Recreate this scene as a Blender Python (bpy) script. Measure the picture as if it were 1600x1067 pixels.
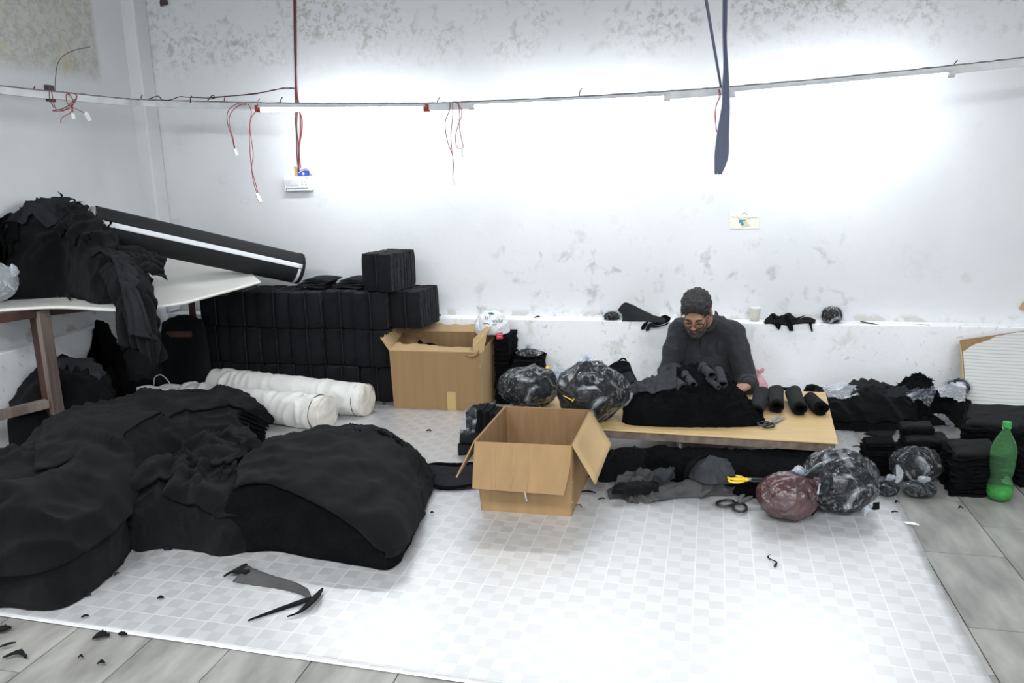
import bpy, bmesh, math, random
import numpy as np
from mathutils import Vector, Matrix
random.seed(7)
RNG = np.random.RandomState(11)
S = bpy.context.scene
for o in list(bpy.data.objects): bpy.data.objects.remove(o)

# ------------------------------------------------------------------ camera
H = 1.45
F = 1250.0
YAW, PIT, ROL = math.radians(11.8), math.radians(12.4), math.radians(-1.33)
_fw = np.array([-math.sin(YAW)*math.cos(PIT), math.cos(YAW)*math.cos(PIT), -math.sin(PIT)])
_r0 = np.array([math.cos(YAW), math.sin(YAW), 0.0]); _u0 = np.cross(_r0, _fw)
_R = math.cos(ROL)*_r0 + math.sin(ROL)*_u0
_U = math.cos(ROL)*_u0 - math.sin(ROL)*_r0
cam_d = bpy.data.cameras.new('camera'); cam = bpy.data.objects.new('camera', cam_d)
S.collection.objects.link(cam); S.camera = cam
cam_d.sensor_fit = 'HORIZONTAL'; cam_d.sensor_width = 36; cam_d.lens = 36*F/1600.0
cam.matrix_world = Matrix(((_R[0], _U[0], -_fw[0], 0), (_R[1], _U[1], -_fw[1], 0), (_R[2], _U[2], -_fw[2], H), (0, 0, 0, 1)))

# ------------------------------------------------------------------ light / exposure
S.view_settings.view_transform = 'Standard'; S.view_settings.look = 'None'
S.view_settings.gamma = 1; S.view_settings.use_curve_mapping = False
S.view_settings.exposure = 1.68
W = bpy.data.worlds.new('world'); S.world = W; W.use_nodes = True
W.node_tree.nodes['Background'].inputs[0].default_value = (0.86, 0.93, 1.0, 1)
W.node_tree.nodes['Background'].inputs[1].default_value = 0.58
TUBE = 33.0          # emission strength of the wall tubes
ROOM = 26.0          # watts of each light fixture hanging further back in the room
for k, (lx, ly) in enumerate(((-2.6, 0.6), (-0.3, 0.2), (2.2, 0.6), (0.3, -2.2))):
    ld = bpy.data.lights.new('ceiling_lamp', 'AREA'); ld.shape = 'RECTANGLE'; ld.size = 1.2; ld.size_y = 0.25
    ld.energy = ROOM; ld.color = (0.93, 0.97, 1.0)
    lo = bpy.data.objects.new('ceiling_lamp', ld); S.collection.objects.link(lo); lo.location = (lx, ly, 3.1)

# ------------------------------------------------------------------ pixel -> world (real surfaces)
def ray(x, y): return _fw + (x-800)/F*_R - (y-533.5)/F*_U
def G(x, y, z=0.0):
    d = ray(x, y); p = d*((z-H)/d[2]); return np.array([p[0], p[1], z])
def YP(x, y, Y):
    d = ray(x, y); p = d*(Y/d[1]); return np.array([p[0], Y, p[2]+H])
def XP(x, y, X):
    d = ray(x, y); p = d*(X/d[0]); return np.array([X, p[1], p[2]+H])

# ------------------------------------------------------------------ noise
_perm = RNG.permutation(512); _perm = np.concatenate([_perm, _perm, _perm])
_grad = RNG.randn(512, 3); _grad /= np.linalg.norm(_grad, axis=1)[:, None]
def noise(P):
    P = np.asarray(P, float); i = np.floor(P).astype(int); f = P-i; u = f*f*f*(f*(f*6-15)+10); i &= 511
    def g(a, b, c):
        h = _perm[_perm[_perm[(i[..., 0]+a) & 511]+((i[..., 1]+b) & 511)]+((i[..., 2]+c) & 511)]
        return (_grad[h]*(f-np.array([a, b, c]))).sum(-1)
    x, y, z = u[..., 0], u[..., 1], u[..., 2]
    l = lambda a, b, t: a+(b-a)*t
    return 1.6*l(l(l(g(0,0,0), g(1,0,0), x), l(g(0,1,0), g(1,1,0), x), y), l(l(g(0,0,1), g(1,0,1), x), l(g(0,1,1), g(1,1,1), x), y), z)
def fbm(P, n=3):
    P = np.asarray(P, float); s = 0; a = 1.0
    for k in range(n): s = s+a*noise(P*2**k+17.3*k); a *= .5
    return s
def folds(P, freq=6.0, seed=0.0, warp=.35):
    """sharp-crested cloth creases, in [-1, 1]"""
    P = np.asarray(P, float)+seed
    w = np.stack([noise(P*freq*.5+11), noise(P*freq*.5+31), noise(P*freq*.5+51)], -1)*warp
    n = noise(P*freq+w*3)
    return 1-2*np.sqrt(np.abs(n)+1e-4)

# ------------------------------------------------------------------ materials
MATS = {}
def nt_new(name):
    m = bpy.data.materials.new(name); m.use_nodes = True
    nt = m.node_tree; b = nt.nodes['Principled BSDF']; return m, nt, b
def pmat(name, col, rough=.8, metal=0, vary=.0, vscale=8, bump=0, bscale=200, sheen=0, spec=None, coat=0, stretch=None, col2=None):
    m, nt, b = nt_new(name); N = nt.nodes; L = nt.links
    b.inputs['Base Color'].default_value = (*col, 1); b.inputs['Roughness'].default_value = rough
    b.inputs['Metallic'].default_value = metal
    if spec is not None: b.inputs['Specular IOR Level'].default_value = spec
    if sheen:
        b.inputs['Sheen Weight'].default_value = sheen; b.inputs['Sheen Roughness'].default_value = .6
    if coat: b.inputs['Coat Weight'].default_value = coat
    tc = N.new('ShaderNodeTexCoord'); mp = N.new('ShaderNodeMapping'); L.new(tc.outputs['Object'], mp.inputs[0])
    if stretch: mp.inputs['Scale'].default_value = stretch
    if vary or col2:
        t = N.new('ShaderNodeTexNoise'); t.inputs['Scale'].default_value = vscale; t.inputs['Detail'].default_value = 6
        L.new(mp.outputs[0], t.inputs['Vector'])
        mx = N.new('ShaderNodeMix'); mx.data_type = 'RGBA'
        c2 = col2 if col2 else tuple(min(1, c*(1+vary)) for c in col); c1 = col if col2 else tuple(c*(1-vary) for c in col)
        mx.inputs[6].default_value = (*c1, 1); mx.inputs[7].default_value = (*c2, 1)
        r = N.new('ShaderNodeValToRGB'); r.color_ramp.elements[0].position = .35; r.color_ramp.elements[1].position = .68
        L.new(t.outputs[0], r.inputs[0]); L.new(r.outputs[0], mx.inputs[0]); L.new(mx.outputs[2], b.inputs['Base Color'])
    if bump:
        t2 = N.new('ShaderNodeTexNoise'); t2.inputs['Scale'].default_value = bscale; t2.inputs['Detail'].default_value = 3
        L.new(mp.outputs[0], t2.inputs['Vector'])
        bp = N.new('ShaderNodeBump'); bp.inputs['Strength'].default_value = bump; bp.inputs['Distance'].default_value = .01
        L.new(t2.outputs[0], bp.inputs['Height']); L.new(bp.outputs[0], b.inputs['Normal'])
    MATS[name] = m; return m
def film(name, tint=(.9, .93, .97), body=.2, rough=.18, scale=9.0, hi=.55):
    """thin plastic film: mostly see-through, glossy; noise streaks paint milky folds and crease highlights"""
    m, nt, b = nt_new(name); N = nt.nodes; L = nt.links; N.remove(b); out = N['Material Output']
    tr = N.new('ShaderNodeBsdfTransparent'); tr.inputs[0].default_value = (*tint, 1)
    df = N.new('ShaderNodeBsdfDiffuse'); df.inputs[0].default_value = (*tint, 1)
    gl = N.new('ShaderNodeBsdfGlossy'); gl.inputs['Roughness'].default_value = rough
    tc = N.new('ShaderNodeTexCoord'); wv = N.new('ShaderNodeTexNoise'); wv.inputs['Scale'].default_value = scale
    wv.inputs['Detail'].default_value = 4; wv.inputs['Distortion'].default_value = 1.6
    L.new(tc.outputs['Object'], wv.inputs['Vector'])
    r = N.new('ShaderNodeValToRGB'); e = r.color_ramp.elements
    e[0].position = .54; e[0].color = (body, body, body, 1); e[1].position = .72; e[1].color = (hi, hi, hi, 1)  # white streaks painted in for fold opacity and crease highlights
    L.new(wv.outputs[0], r.inputs[0])
    m1 = N.new('ShaderNodeMixShader'); L.new(r.outputs[0], m1.inputs[0]); L.new(tr.outputs[0], m1.inputs[1]); L.new(df.outputs[0], m1.inputs[2])
    fr = N.new('ShaderNodeLayerWeight'); fr.inputs[0].default_value = .35
    mr = N.new('ShaderNodeMapRange'); mr.inputs[3].default_value = .02; mr.inputs[4].default_value = .20
    L.new(fr.outputs['Fresnel'], mr.inputs[0])
    n4 = N.new('ShaderNodeTexNoise'); n4.inputs['Scale'].default_value = scale*1.6; n4.inputs['Distortion'].default_value = 3; n4.inputs['Detail'].default_value = 2  # streak noise paints glints into the gloss weight
    L.new(tc.outputs['Object'], n4.inputs['Vector']); r4 = N.new('ShaderNodeMapRange'); r4.inputs[1].default_value = .45; r4.inputs[2].default_value = .62; r4.inputs[3].default_value = .2; r4.inputs[4].default_value = 1.6
    L.new(n4.outputs[0], r4.inputs[0]); mm = N.new('ShaderNodeMath'); mm.operation = 'MULTIPLY'; L.new(mr.outputs[0], mm.inputs[0]); L.new(r4.outputs[0], mm.inputs[1])
    m2 = N.new('ShaderNodeMixShader'); L.new(mm.outputs[0], m2.inputs[0]); L.new(m1.outputs[0], m2.inputs[1]); L.new(gl.outputs[0], m2.inputs[2])
    n2 = N.new('ShaderNodeTexNoise'); n2.inputs['Scale'].default_value = 26; n2.inputs['Distortion'].default_value = 2.5
    L.new(tc.outputs['Object'], n2.inputs['Vector'])
    bp = N.new('ShaderNodeBump'); bp.inputs['Strength'].default_value = .8; bp.inputs['Distance'].default_value = .012
    L.new(n2.outputs[0], bp.inputs['Height']); L.new(bp.outputs[0], gl.inputs['Normal'])
    L.new(m2.outputs[0], out.inputs[0]); MATS[name] = m; return m
def emis(name, col, s):
    m, nt, b = nt_new(name); b.inputs['Emission Color'].default_value = (*col, 1); b.inputs['Emission Strength'].default_value = s
    b.inputs['Base Color'].default_value = (.8, .8, .8, 1); MATS[name] = m; return m

BLK = pmat('black_knit', (.0036, .0039, .0046), .95, vary=.3, vscale=5, bump=.5, bscale=420, sheen=.035, spec=.10)
BLK2 = pmat('black_fleece', (.0034, .0036, .0041), .97, vary=.3, vscale=14, bump=1.0, bscale=260, spec=.10)
CHA = pmat('charcoal_felt', (.018, .0192, .022), .95, vary=.15, vscale=8, bump=.5, bscale=300, spec=.2)
FELT = pmat('dark_felt', (.0100, .0106, .0128), .95, vary=.3, vscale=7, bump=.7, bscale=240, spec=.2)
FELTE = pmat('felt_cut_edge', (.030, .031, .034), .95, vary=.3, vscale=30, bump=.5, bscale=300, spec=.2)
GREY = pmat('grey_cloth', (.072, .070, .070), .93, vary=.2, vscale=9, bump=.4, bscale=300, spec=.2)
SLATE = pmat('slate_cloth', (.038, .040, .045), .93, vary=.2, vscale=9, bump=.4, bscale=300, spec=.2)
WSACK = pmat('white_woven_sack', (.70, .69, .66), .6, vary=.06, vscale=5, bump=.15, bscale=260)
WCAP = pmat('sack_end', (.66, .62, .56), .7, vary=.12, vscale=14, bump=.2, bscale=120)
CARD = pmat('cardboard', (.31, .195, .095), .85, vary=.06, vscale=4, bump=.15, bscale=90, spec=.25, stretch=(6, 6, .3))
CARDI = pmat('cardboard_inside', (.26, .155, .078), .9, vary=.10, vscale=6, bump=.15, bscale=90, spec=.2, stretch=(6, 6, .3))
CARDL = pmat('cardboard_lit_pale', (.42, .29, .15), .85, vary=.05, vscale=4, bump=.08, bscale=90, spec=.25)  # paler copy for flaps and side that catch light; also plain pale card
TAPE = pmat('yellowed_tape', (.50, .36, .13), .35)
PLY = pmat('plywood_top', (.56, .39, .18), .5, vary=.07, vscale=5, stretch=(1, 9, 1), bump=.03)
PLYE = pmat('plywood_edge', (.15, .115, .09), .8, vary=.35, vscale=20, bump=.3, bscale=120)
WOODR = pmat('reddish_wood', (.05, .02, .014), .7, vary=.4, vscale=12, stretch=(1, 1, .15), bump=.3)
WOODW = pmat('worn_lit_wood', (.24, .20, .17), .75, col2=(.075, .04, .03), vscale=14, stretch=(1, 1, .12), bump=.3)  # worn wood, kept paler to paint the bench leg's lit edge
METAL = pmat('painted_steel', (.35, .36, .38), .45, metal=.4, vary=.2, vscale=20)
STEEL = pmat('scissor_steel', (.36, .37, .39), .35, metal=.5, vary=.15, vscale=30)
BLKP = pmat('black_handle', (.012, .012, .013), .4)
YEL = pmat('yellow_handle', (.80, .52, .02), .4)
PVC = pmat('white_trunking', (.60, .61, .62), .5, vary=.12, vscale=9)
PVCD = pmat('dark_trunking_top', (.20, .20, .20), .9, vary=.4, vscale=30)
WIRER = pmat('red_wire', (.26, .016, .016), .5)
WIREM = pmat('maroon_wire', (.085, .012, .014), .5)
WIREB = pmat('dark_wire', (.05, .03, .03), .6)
WPLAS = pmat('white_plastic', (.75, .76, .75), .35)
DOT = pmat('dark_dot', (.08, .08, .08), .6)
NAVY = pmat('navy_cloth', (.008, .010, .016), .85)
BLUEP = pmat('blue_print', (.03, .07, .35), .5, vary=.25, vscale=30)
LAM = pmat('white_laminate', (.72, .71, .66), .4, vary=.04, vscale=4)
SKIN = pmat('skin', (.33, .175, .115), .55, vary=.08, vscale=12)
HAIR = pmat('dark_greying_hair', (.018, .017, .018), .7, col2=(.042, .040, .040), vscale=90, bump=1, bscale=160)
BEARD = pmat('greying_beard', (.028, .024, .022), .8, col2=(.14, .125, .11), vscale=60, bump=1, bscale=220)
SHIRT = pmat('charcoal_shirt', (.0125, .0132, .0165), .85, vary=.12, vscale=6, bump=.25, bscale=350, sheen=.04)
LIP = pmat('lips', (.30, .12, .09), .5)
TUBEM = emis('lit_tube', (.90, .95, 1.0), TUBE)
RUBB = pmat('roll_rubber', (.012, .012, .013), .75, bump=.2, bscale=300, spec=.3)
WHT = pmat('white_stripe', (.72, .73, .74), .5)
CORE = pmat('brown_core', (.17, .10, .06), .8)
PINK = film('pink_film', (.95, .62, .66), .55, .3, 12, .8)
FILM = film('clear_film', (.92, .95, .99), .015, .14, 8, .40)
FILM2 = film('milky_film', (.93, .95, .98), .15, .22, 12, .50)
REDF = pmat('maroon_bag_film', (.055, .017, .019), .30, vary=.35, vscale=11, bump=.8, bscale=34, spec=.9)
STRAP = pmat('hazed_strap', (.12, .14, .20), .8, bump=.3)  # base colour lifted to blue-grey to hold the tubes' glare haze

def plaster(name, kind):
    m, nt, b = nt_new(name); N = nt.nodes; L = nt.links
    b.inputs['Roughness'].default_value = .75
    tc = N.new('ShaderNodeTexCoord'); sep = N.new('ShaderNodeSeparateXYZ'); L.new(tc.outputs['Object'], sep.inputs[0])
    def noi(sc, det=6, dist=0, rough=.6):
        t = N.new('ShaderNodeTexNoise'); t.inputs['Scale'].default_value = sc; t.inputs['Detail'].default_value = det
        t.inputs['Distortion'].default_value = dist; t.inputs['Roughness'].default_value = rough; L.new(tc.outputs['Object'], t.inputs['Vector']); return t.outputs[0]
    def ramp(v, a, c):
        r = N.new('ShaderNodeMapRange'); r.inputs[1].default_value = a; r.inputs[2].default_value = c; r.clamp = True; r.interpolation_type = 'SMOOTHSTEP'
        L.new(v, r.inputs[0]); return r.outputs[0]
    def mul(a, c):
        t = N.new('ShaderNodeMath'); t.operation = 'MULTIPLY'
        for k, v in enumerate((a, c)):
            if isinstance(v, (int, float)): t.inputs[k].default_value = v
            else: L.new(v, t.inputs[k])
        return t.outputs[0]
    def add(a, c):
        t = N.new('ShaderNodeMath'); t.operation = 'ADD'; t.use_clamp = True; L.new(a, t.inputs[0]); L.new(c, t.inputs[1]); return t.outputs[0]
    def mix(fac, ca, cb):
        t = N.new('ShaderNodeMix'); t.data_type = 'RGBA'; L.new(fac, t.inputs[0])
        for k, v in ((6, ca), (7, cb)):
            if isinstance(v, tuple): t.inputs[k].default_value = (*v, 1)
            else: L.new(v, t.inputs[k])
        return t.outputs[2]
    X, Y, Z = sep.outputs
    k_ = .05 if kind == 'low' else (-.16 if kind == 'left' else -.14)
    base = mix(ramp(noi(1.3, 3), .3, .7), (.78+k_, .79+k_, .80+k_), (.84+k_, .845+k_, .855+k_))
    base = mix(mul(ramp(noi(60, 5), .45, .8), .10), base, (.5, .5, .5))
    fine = ramp(noi(26, 10, .25, .78), .48, .60); big = ramp(noi(2.6, 4, .3), .44, .60)
    if kind == 'back':
        zone = add(mul(ramp(Z, 1.98, 2.25), ramp(X, 2.4, .9)), mul(mul(mul(ramp(Z, .49, .53), ramp(Z, 1.20, .85)), ramp(noi(1.7, 2), .42, .52)), mul(ramp(X, -1.7, -1.2), ramp(X, 1.2, .9))))
        med = ramp(noi(8.5, 6, .3), .54, .70)
        base = mix(mul(mul(med, zone), .75), base, (.40, .41, .41))
        base = mix(mul(mul(mul(fine, big), ramp(Z, 1.98, 2.3)), .75), base, (.36, .345, .30))
        base = mix(mul(mul(ramp(noi(3.2, 3, .2), .60, .68), ramp(noi(22, 6), .4, .6)), .22), base, (.52, .53, .52))
        spots = N.new('ShaderNodeTexVoronoi'); spots.inputs['Scale'].default_value = 3.1; L.new(tc.outputs['Object'], spots.inputs['Vector'])
        ring = mul(ramp(spots.outputs['Distance'], .17, .10), ramp(noi(26, 4), .38, .62))
        gate = ramp(noi(.9, 2), .50, .56)
        base = mix(mul(mul(ring, gate), .45), base, (.50, .51, .51))
        crk = mul(ramp(Z, .545, .505), ramp(noi(9, 6), .48, .58))
        base = mix(mul(crk, .55), base, (.38, .34, .28))
    elif kind == 'left':
        rough_zone = mul(ramp(Z, 1.98, 2.10), ramp(Y, 4.66, 4.60))
        base = mix(mul(rough_zone, .75), base, mix(ramp(noi(24, 10, .1, .8), .44, .58), (.50, .49, .44), (.33, .32, .26)))
        base = mix(mul(mul(rough_zone, ramp(noi(5, 5), .56, .66)), .5), base, (.50, .42, .24))
        low = mul(ramp(Z, .95, .80), ramp(noi(7, 4), .56, .62))
        base = mix(mul(low, .5), base, (.33, .22, .18))
    else:
        base = mix(mul(mul(ramp(noi(7, 6, .5), .55, .66), ramp(noi(2.1, 2), .45, .62)), .4), base, (.50, .50, .43))
        base = mix(mul(mul(ramp(noi(30, 6, .5), .58, .66), ramp(noi(3.1, 2), .45, .6)), .4), base, (.33, .33, .29))
    L.new(base, b.inputs['Base Color'])
    bp = N.new('ShaderNodeBump'); bp.inputs['Strength'].default_value = .35; bp.inputs['Distance'].default_value = .006
    L.new(noi(14, 8), bp.inputs['Height']); L.new(bp.outputs[0], b.inputs['Normal'])
    return m
WALLB = plaster('mouldy_white_plaster', 'back'); WALLL = plaster('peeling_white_plaster', 'left'); WALLP = plaster('scuffed_white_plaster', 'low')
CEIL = pmat('ceiling_paint', (.6, .6, .6), .9)
TILE = pmat('grey_marble_tile', (.245, .238, .222), .45, vary=.30, vscale=4.5, stretch=(2.4, .8, 1), bump=.03, bscale=30)
GROUT = pmat('dirty_grout', (.12, .11, .10), .9)

def mat_checker():
    m, nt, b = nt_new('checked_white_vinyl'); N = nt.nodes; L = nt.links
    tc = N.new('ShaderNodeTexCoord')
    def math_(op, a, c=None):
        t = N.new('ShaderNodeMath'); t.operation = op
        for k, v in enumerate((a, c)):
            if v is None: continue
            if isinstance(v, (int, float)): t.inputs[k].default_value = v
            else: L.new(v, t.inputs[k])
        return t.outputs[0]
    mp = N.new('ShaderNodeMapping'); mp.inputs['Rotation'].default_value = (0, 0, math.radians(2.5)); L.new(tc.outputs['Object'], mp.inputs[0])
    sp = N.new('ShaderNodeSeparateXYZ'); L.new(mp.outputs[0], sp.inputs[0])
    per = .1035
    u = math_('ADD', math_('DIVIDE', sp.outputs[0], per), 100.30); v = math_('ADD', math_('DIVIDE', sp.outputs[1], per), 100.1)
    cu = math_('FLOOR', math_('MULTIPLY', u, 2)); cv = math_('FLOOR', math_('MULTIPLY', v, 2))
    par = math_('MODULO', math_('ADD', cu, cv), 2.0)
    du = math_('ABSOLUTE', math_('SUBTRACT', math_('FRACT', u), .5)); dv = math_('ABSOLUTE', math_('SUBTRACT', math_('FRACT', v), .5))
    line = math_('GREATER_THAN', math_('MAXIMUM', du, dv), .478)
    wn = N.new('ShaderNodeTexWhiteNoise'); wn.noise_dimensions = '2D'
    cb = N.new('ShaderNodeCombineXYZ'); L.new(cu, cb.inputs[0]); L.new(cv, cb.inputs[1]); L.new(cb.outputs[0], wn.inputs['Vector'])
    def mix(fac, ca, cb_):
        t = N.new('ShaderNodeMix'); t.data_type = 'RGBA'; L.new(fac, t.inputs[0])
        for k, vv in ((6, ca), (7, cb_)):
            if isinstance(vv, tuple): t.inputs[k].default_value = (*vv, 1)
            else: L.new(vv, t.inputs[k])
        return t.outputs[2]
    dark = mix(wn.outputs[0], (.395, .39, .385), (.435, .43, .425))
    lite = mix(wn.outputs[0], (.46, .46, .46), (.50, .50, .505))
    c = mix(par, lite, dark); c = mix(line, c, (.60, .60, .60))
    n = N.new('ShaderNodeTexNoise'); n.inputs['Scale'].default_value = 2.2; n.inputs['Detail'].default_value = 7; L.new(tc.outputs['Object'], n.inputs['Vector'])
    r = N.new('ShaderNodeMapRange'); r.inputs[1].default_value = .5; r.inputs[2].default_value = .75; r.inputs[4].default_value = .25; L.new(n.outputs[0], r.inputs[0])
    c = mix(r.outputs[0], c, (.45, .44, .41))
    L.new(c, b.inputs['Base Color']); b.inputs['Roughness'].default_value = .42
    b.inputs['Specular IOR Level'].default_value = 1.0
    b.inputs['Coat Weight'].default_value = 1.0; b.inputs['Coat Roughness'].default_value = .38; b.inputs['Coat IOR'].default_value = 2.8
    n3 = N.new('ShaderNodeTexNoise'); n3.inputs['Scale'].default_value = 5; n3.inputs['Detail'].default_value = 4; L.new(tc.outputs['Object'], n3.inputs['Vector'])
    bp = N.new('ShaderNodeBump'); bp.inputs['Strength'].default_value = .06; bp.inputs['Distance'].default_value = .01; L.new(n3.outputs[0], bp.inputs['Height'])
    L.new(bp.outputs[0], b.inputs['Normal']); L.new(bp.outputs[0], b.inputs['Coat Normal'])
    return m
VINYL = mat_checker()

def striped_laminate():
    m, nt, b = nt_new('veined_laminate'); N = nt.nodes; L = nt.links
    tc = N.new('ShaderNodeTexCoord'); mp = N.new('ShaderNodeMapping'); mp.inputs['Scale'].default_value = (.25, .25, 1); L.new(tc.outputs['Object'], mp.inputs[0])
    w = N.new('ShaderNodeTexWave'); w.bands_direction = 'Z'; w.inputs['Scale'].default_value = 19; w.inputs['Distortion'].default_value = 2.2
    w.inputs['Detail'].default_value = 3; w.inputs['Detail Scale'].default_value = 1.4; L.new(mp.outputs[0], w.inputs['Vector'])
    r = N.new('ShaderNodeValToRGB'); e = r.color_ramp.elements; e[0].position = 0; e[0].color = (.40, .40, .385, 1); e[1].position = .35; e[1].color = (.54, .545, .52, 1)
    L.new(w.outputs[0], r.inputs[0]); L.new(r.outputs[0], b.inputs['Base Color']); b.inputs['Roughness'].default_value = .5
    return m
VEIN = striped_laminate()
def glass_green():
    m, nt, b = nt_new('green_pet'); b.inputs['Base Color'].default_value = (.42, .95, .45, 1); b.inputs['Roughness'].default_value = .05
    b.inputs['Transmission Weight'].default_value = .93; b.inputs['IOR'].default_value = 1.12; b.inputs['Specular IOR Level'].default_value = 1.0
    return m
GREEN = glass_green(); GCAP = pmat('green_cap', (.02, .28, .05), .4)
LIQ = pmat('green_liquid', (.10, .70, .14), .1)
LIQ.node_tree.nodes['Principled BSDF'].inputs['Transmission Weight'].default_value = .7
CUPM = film('cup_film', (.93, .93, .88), .45, .2, 6, .6)
TEA = pmat('tea_rest', (.30, .17, .08), .3)

# ------------------------------------------------------------------ object helpers
def link(o): S.collection.objects.link(o)
def empty(name, loc, label, cat, group=None):
    o = bpy.data.objects.new(name, None); link(o); o.location = tuple(float(v) for v in loc); o.empty_display_size = .05
    o['label'] = label; o['category'] = cat
    if group: o['group'] = group
    return o
def tag(o, label, cat, group=None):
    o['label'] = label; o['category'] = cat
    if group: o['group'] = group
    return o
def mobj(name, V, Fc, mat, parent=None, smooth=True, kind=None, origin=None):
    V = np.asarray(V, float)
    off = np.zeros(3)
    p = parent
    while p is not None:
        off = off+np.array(p.location); p = p.parent
    if parent is None:
        off = np.array(origin) if origin is not None else np.array([V[:, 0].mean(), V[:, 1].mean(), V[:, 2].min()])
    me = bpy.data.meshes.new(name); me.from_pydata((V-off).tolist(), [], [tuple(int(i) for i in f) for f in Fc]); me.update()
    if smooth: me.shade_smooth()
    if mat is not None:
        for mm in (mat if isinstance(mat, (list, tuple)) else [mat]): me.materials.append(mm)
    o = bpy.data.objects.new(name, me); link(o)
    if parent is not None: o.parent = parent
    else: o.location = tuple(float(v) for v in off)
    if kind: o['kind'] = kind
    return o
class MB:
    """collects pieces of one mesh"""
    def __init__(s): s.V = []; s.F = []
    def add(s, V, Fc):
        n = len(s.V); s.V += [tuple(v) for v in np.asarray(V, float)]; s.F += [tuple(i+n for i in f) for f in Fc]; return s
    def box(s, c, d, rz=0.0, jitter=0.0):
        c = np.array(c, float); d = np.array(d, float)/2
        P = np.array([[x, y, z] for x in (-1, 1) for y in (-1, 1) for z in (-1, 1)], float)*d
        ca, sa = math.cos(rz), math.sin(rz); P = np.stack([P[:, 0]*ca-P[:, 1]*sa, P[:, 0]*sa+P[:, 1]*ca, P[:, 2]], 1)+c
        return s.add(P, [(0, 1, 3, 2), (4, 6, 7, 5), (0, 4, 5, 1), (2, 3, 7, 6), (0, 2, 6, 4), (1, 5, 7, 3)])
    def hexa(s, P):  # 8 points: bottom 4 then top 4
        return s.add(P, [(3, 2, 1, 0), (4, 5, 6, 7), (0, 1, 5, 4), (1, 2, 6, 5), (2, 3, 7, 6), (3, 0, 4, 7)])
    def plate(s, Q, t):
        Q = np.array(Q, float); n = np.cross(Q[1]-Q[0], Q[2]-Q[0]); n /= np.linalg.norm(n)
        k = len(Q); V = np.concatenate([Q-n*t/2, Q+n*t/2])
        return s.add(V, [tuple(range(k))[::-1], tuple(range(k, 2*k))]+[(i, (i+1) % k, (i+1) % k+k, i+k) for i in range(k)])
    def tube(s, P, r, n=8, cap=True):
        P = np.array(P, float); m = len(P); rr = np.broadcast_to(np.asarray(r, float), (m,))
        T = np.gradient(P, axis=0); T /= np.linalg.norm(T, axis=1)[:, None]+1e-9
        a = np.array([0, 0, 1.0]) if abs(T[0][2]) < .9 else np.array([1.0, 0, 0]); N_ = np.cross(T[0], a); N_ /= np.linalg.norm(N_)
        V = []
        for i in range(m):
            N_ = N_-T[i]*(N_@T[i]); N_ /= np.linalg.norm(N_); B = np.cross(T[i], N_)
            for k in range(n):
                t = 2*math.pi*k/n; V.append(P[i]+rr[i]*(math.cos(t)*N_+math.sin(t)*B))
        Fc = [(i*n+k, i*n+(k+1) % n, (i+1)*n+(k+1) % n, (i+1)*n+k) for i in range(m-1) for k in range(n)]
        if cap: Fc += [tuple(range(n))[::-1], tuple((m-1)*n+k for k in range(n))]
        return s.add(V, Fc)
    def lathe(s, prof, c, n=24):
        c = np.array(c, float); V = []; m = len(prof)
        for r, z in prof:
            for k in range(n):
                t = 2*math.pi*k/n; V.append(c+np.array([r*math.cos(t), r*math.sin(t), z]))
        return s.add(V, [(i*n+k, i*n+(k+1) % n, (i+1)*n+(k+1) % n, (i+1)*n+k) for i in range(m-1) for k in range(n)])
    def build(s, name, mat, parent=None, smooth=False, kind=None, origin=None): return mobj(name, s.V, s.F, mat, parent, smooth, kind, origin)
def bevel(o, w=.003, seg=2):
    m = o.modifiers.new('bevel', 'BEVEL'); m.width = w; m.segments = seg; m.limit_method = 'ANGLE'; return o
def solid(o, t):
    m = o.modifiers.new('solid', 'SOLIDIFY'); m.thickness = t; m.offset = 0; return o
def cr(P, n):
    """Catmull-Rom through rows of P -> n samples"""
    P = np.asarray(P, float); m = len(P); Q = np.concatenate([[2*P[0]-P[1]], P, [2*P[-1]-P[-2]]])
    t = np.linspace(0, m-1-1e-9, n); i = t.astype(int); f = (t-i).reshape((-1,)+(1,)*(P.ndim-1))
    a, b, c, d = Q[i], Q[i+1], Q[i+2], Q[i+3]
    return .5*((2*b)+(c-a)*f+(2*a-5*b+4*c-d)*f*f+(3*b-a-3*c+d)*f**3)
def gridfaces(a, b, wrap=False):
    return [(i*b+j, i*b+(j+1) % b, (i+1)*b+(j+1) % b, (i+1)*b+j) for i in range(a-1) for j in range(b if wrap else b-1)]
def gnormals(Gd):
    du = np.gradient(Gd, axis=0); dv = np.gradient(Gd, axis=1); n = np.cross(du, dv); return n/(np.linalg.norm(n, axis=2)[..., None]+1e-9)
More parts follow.
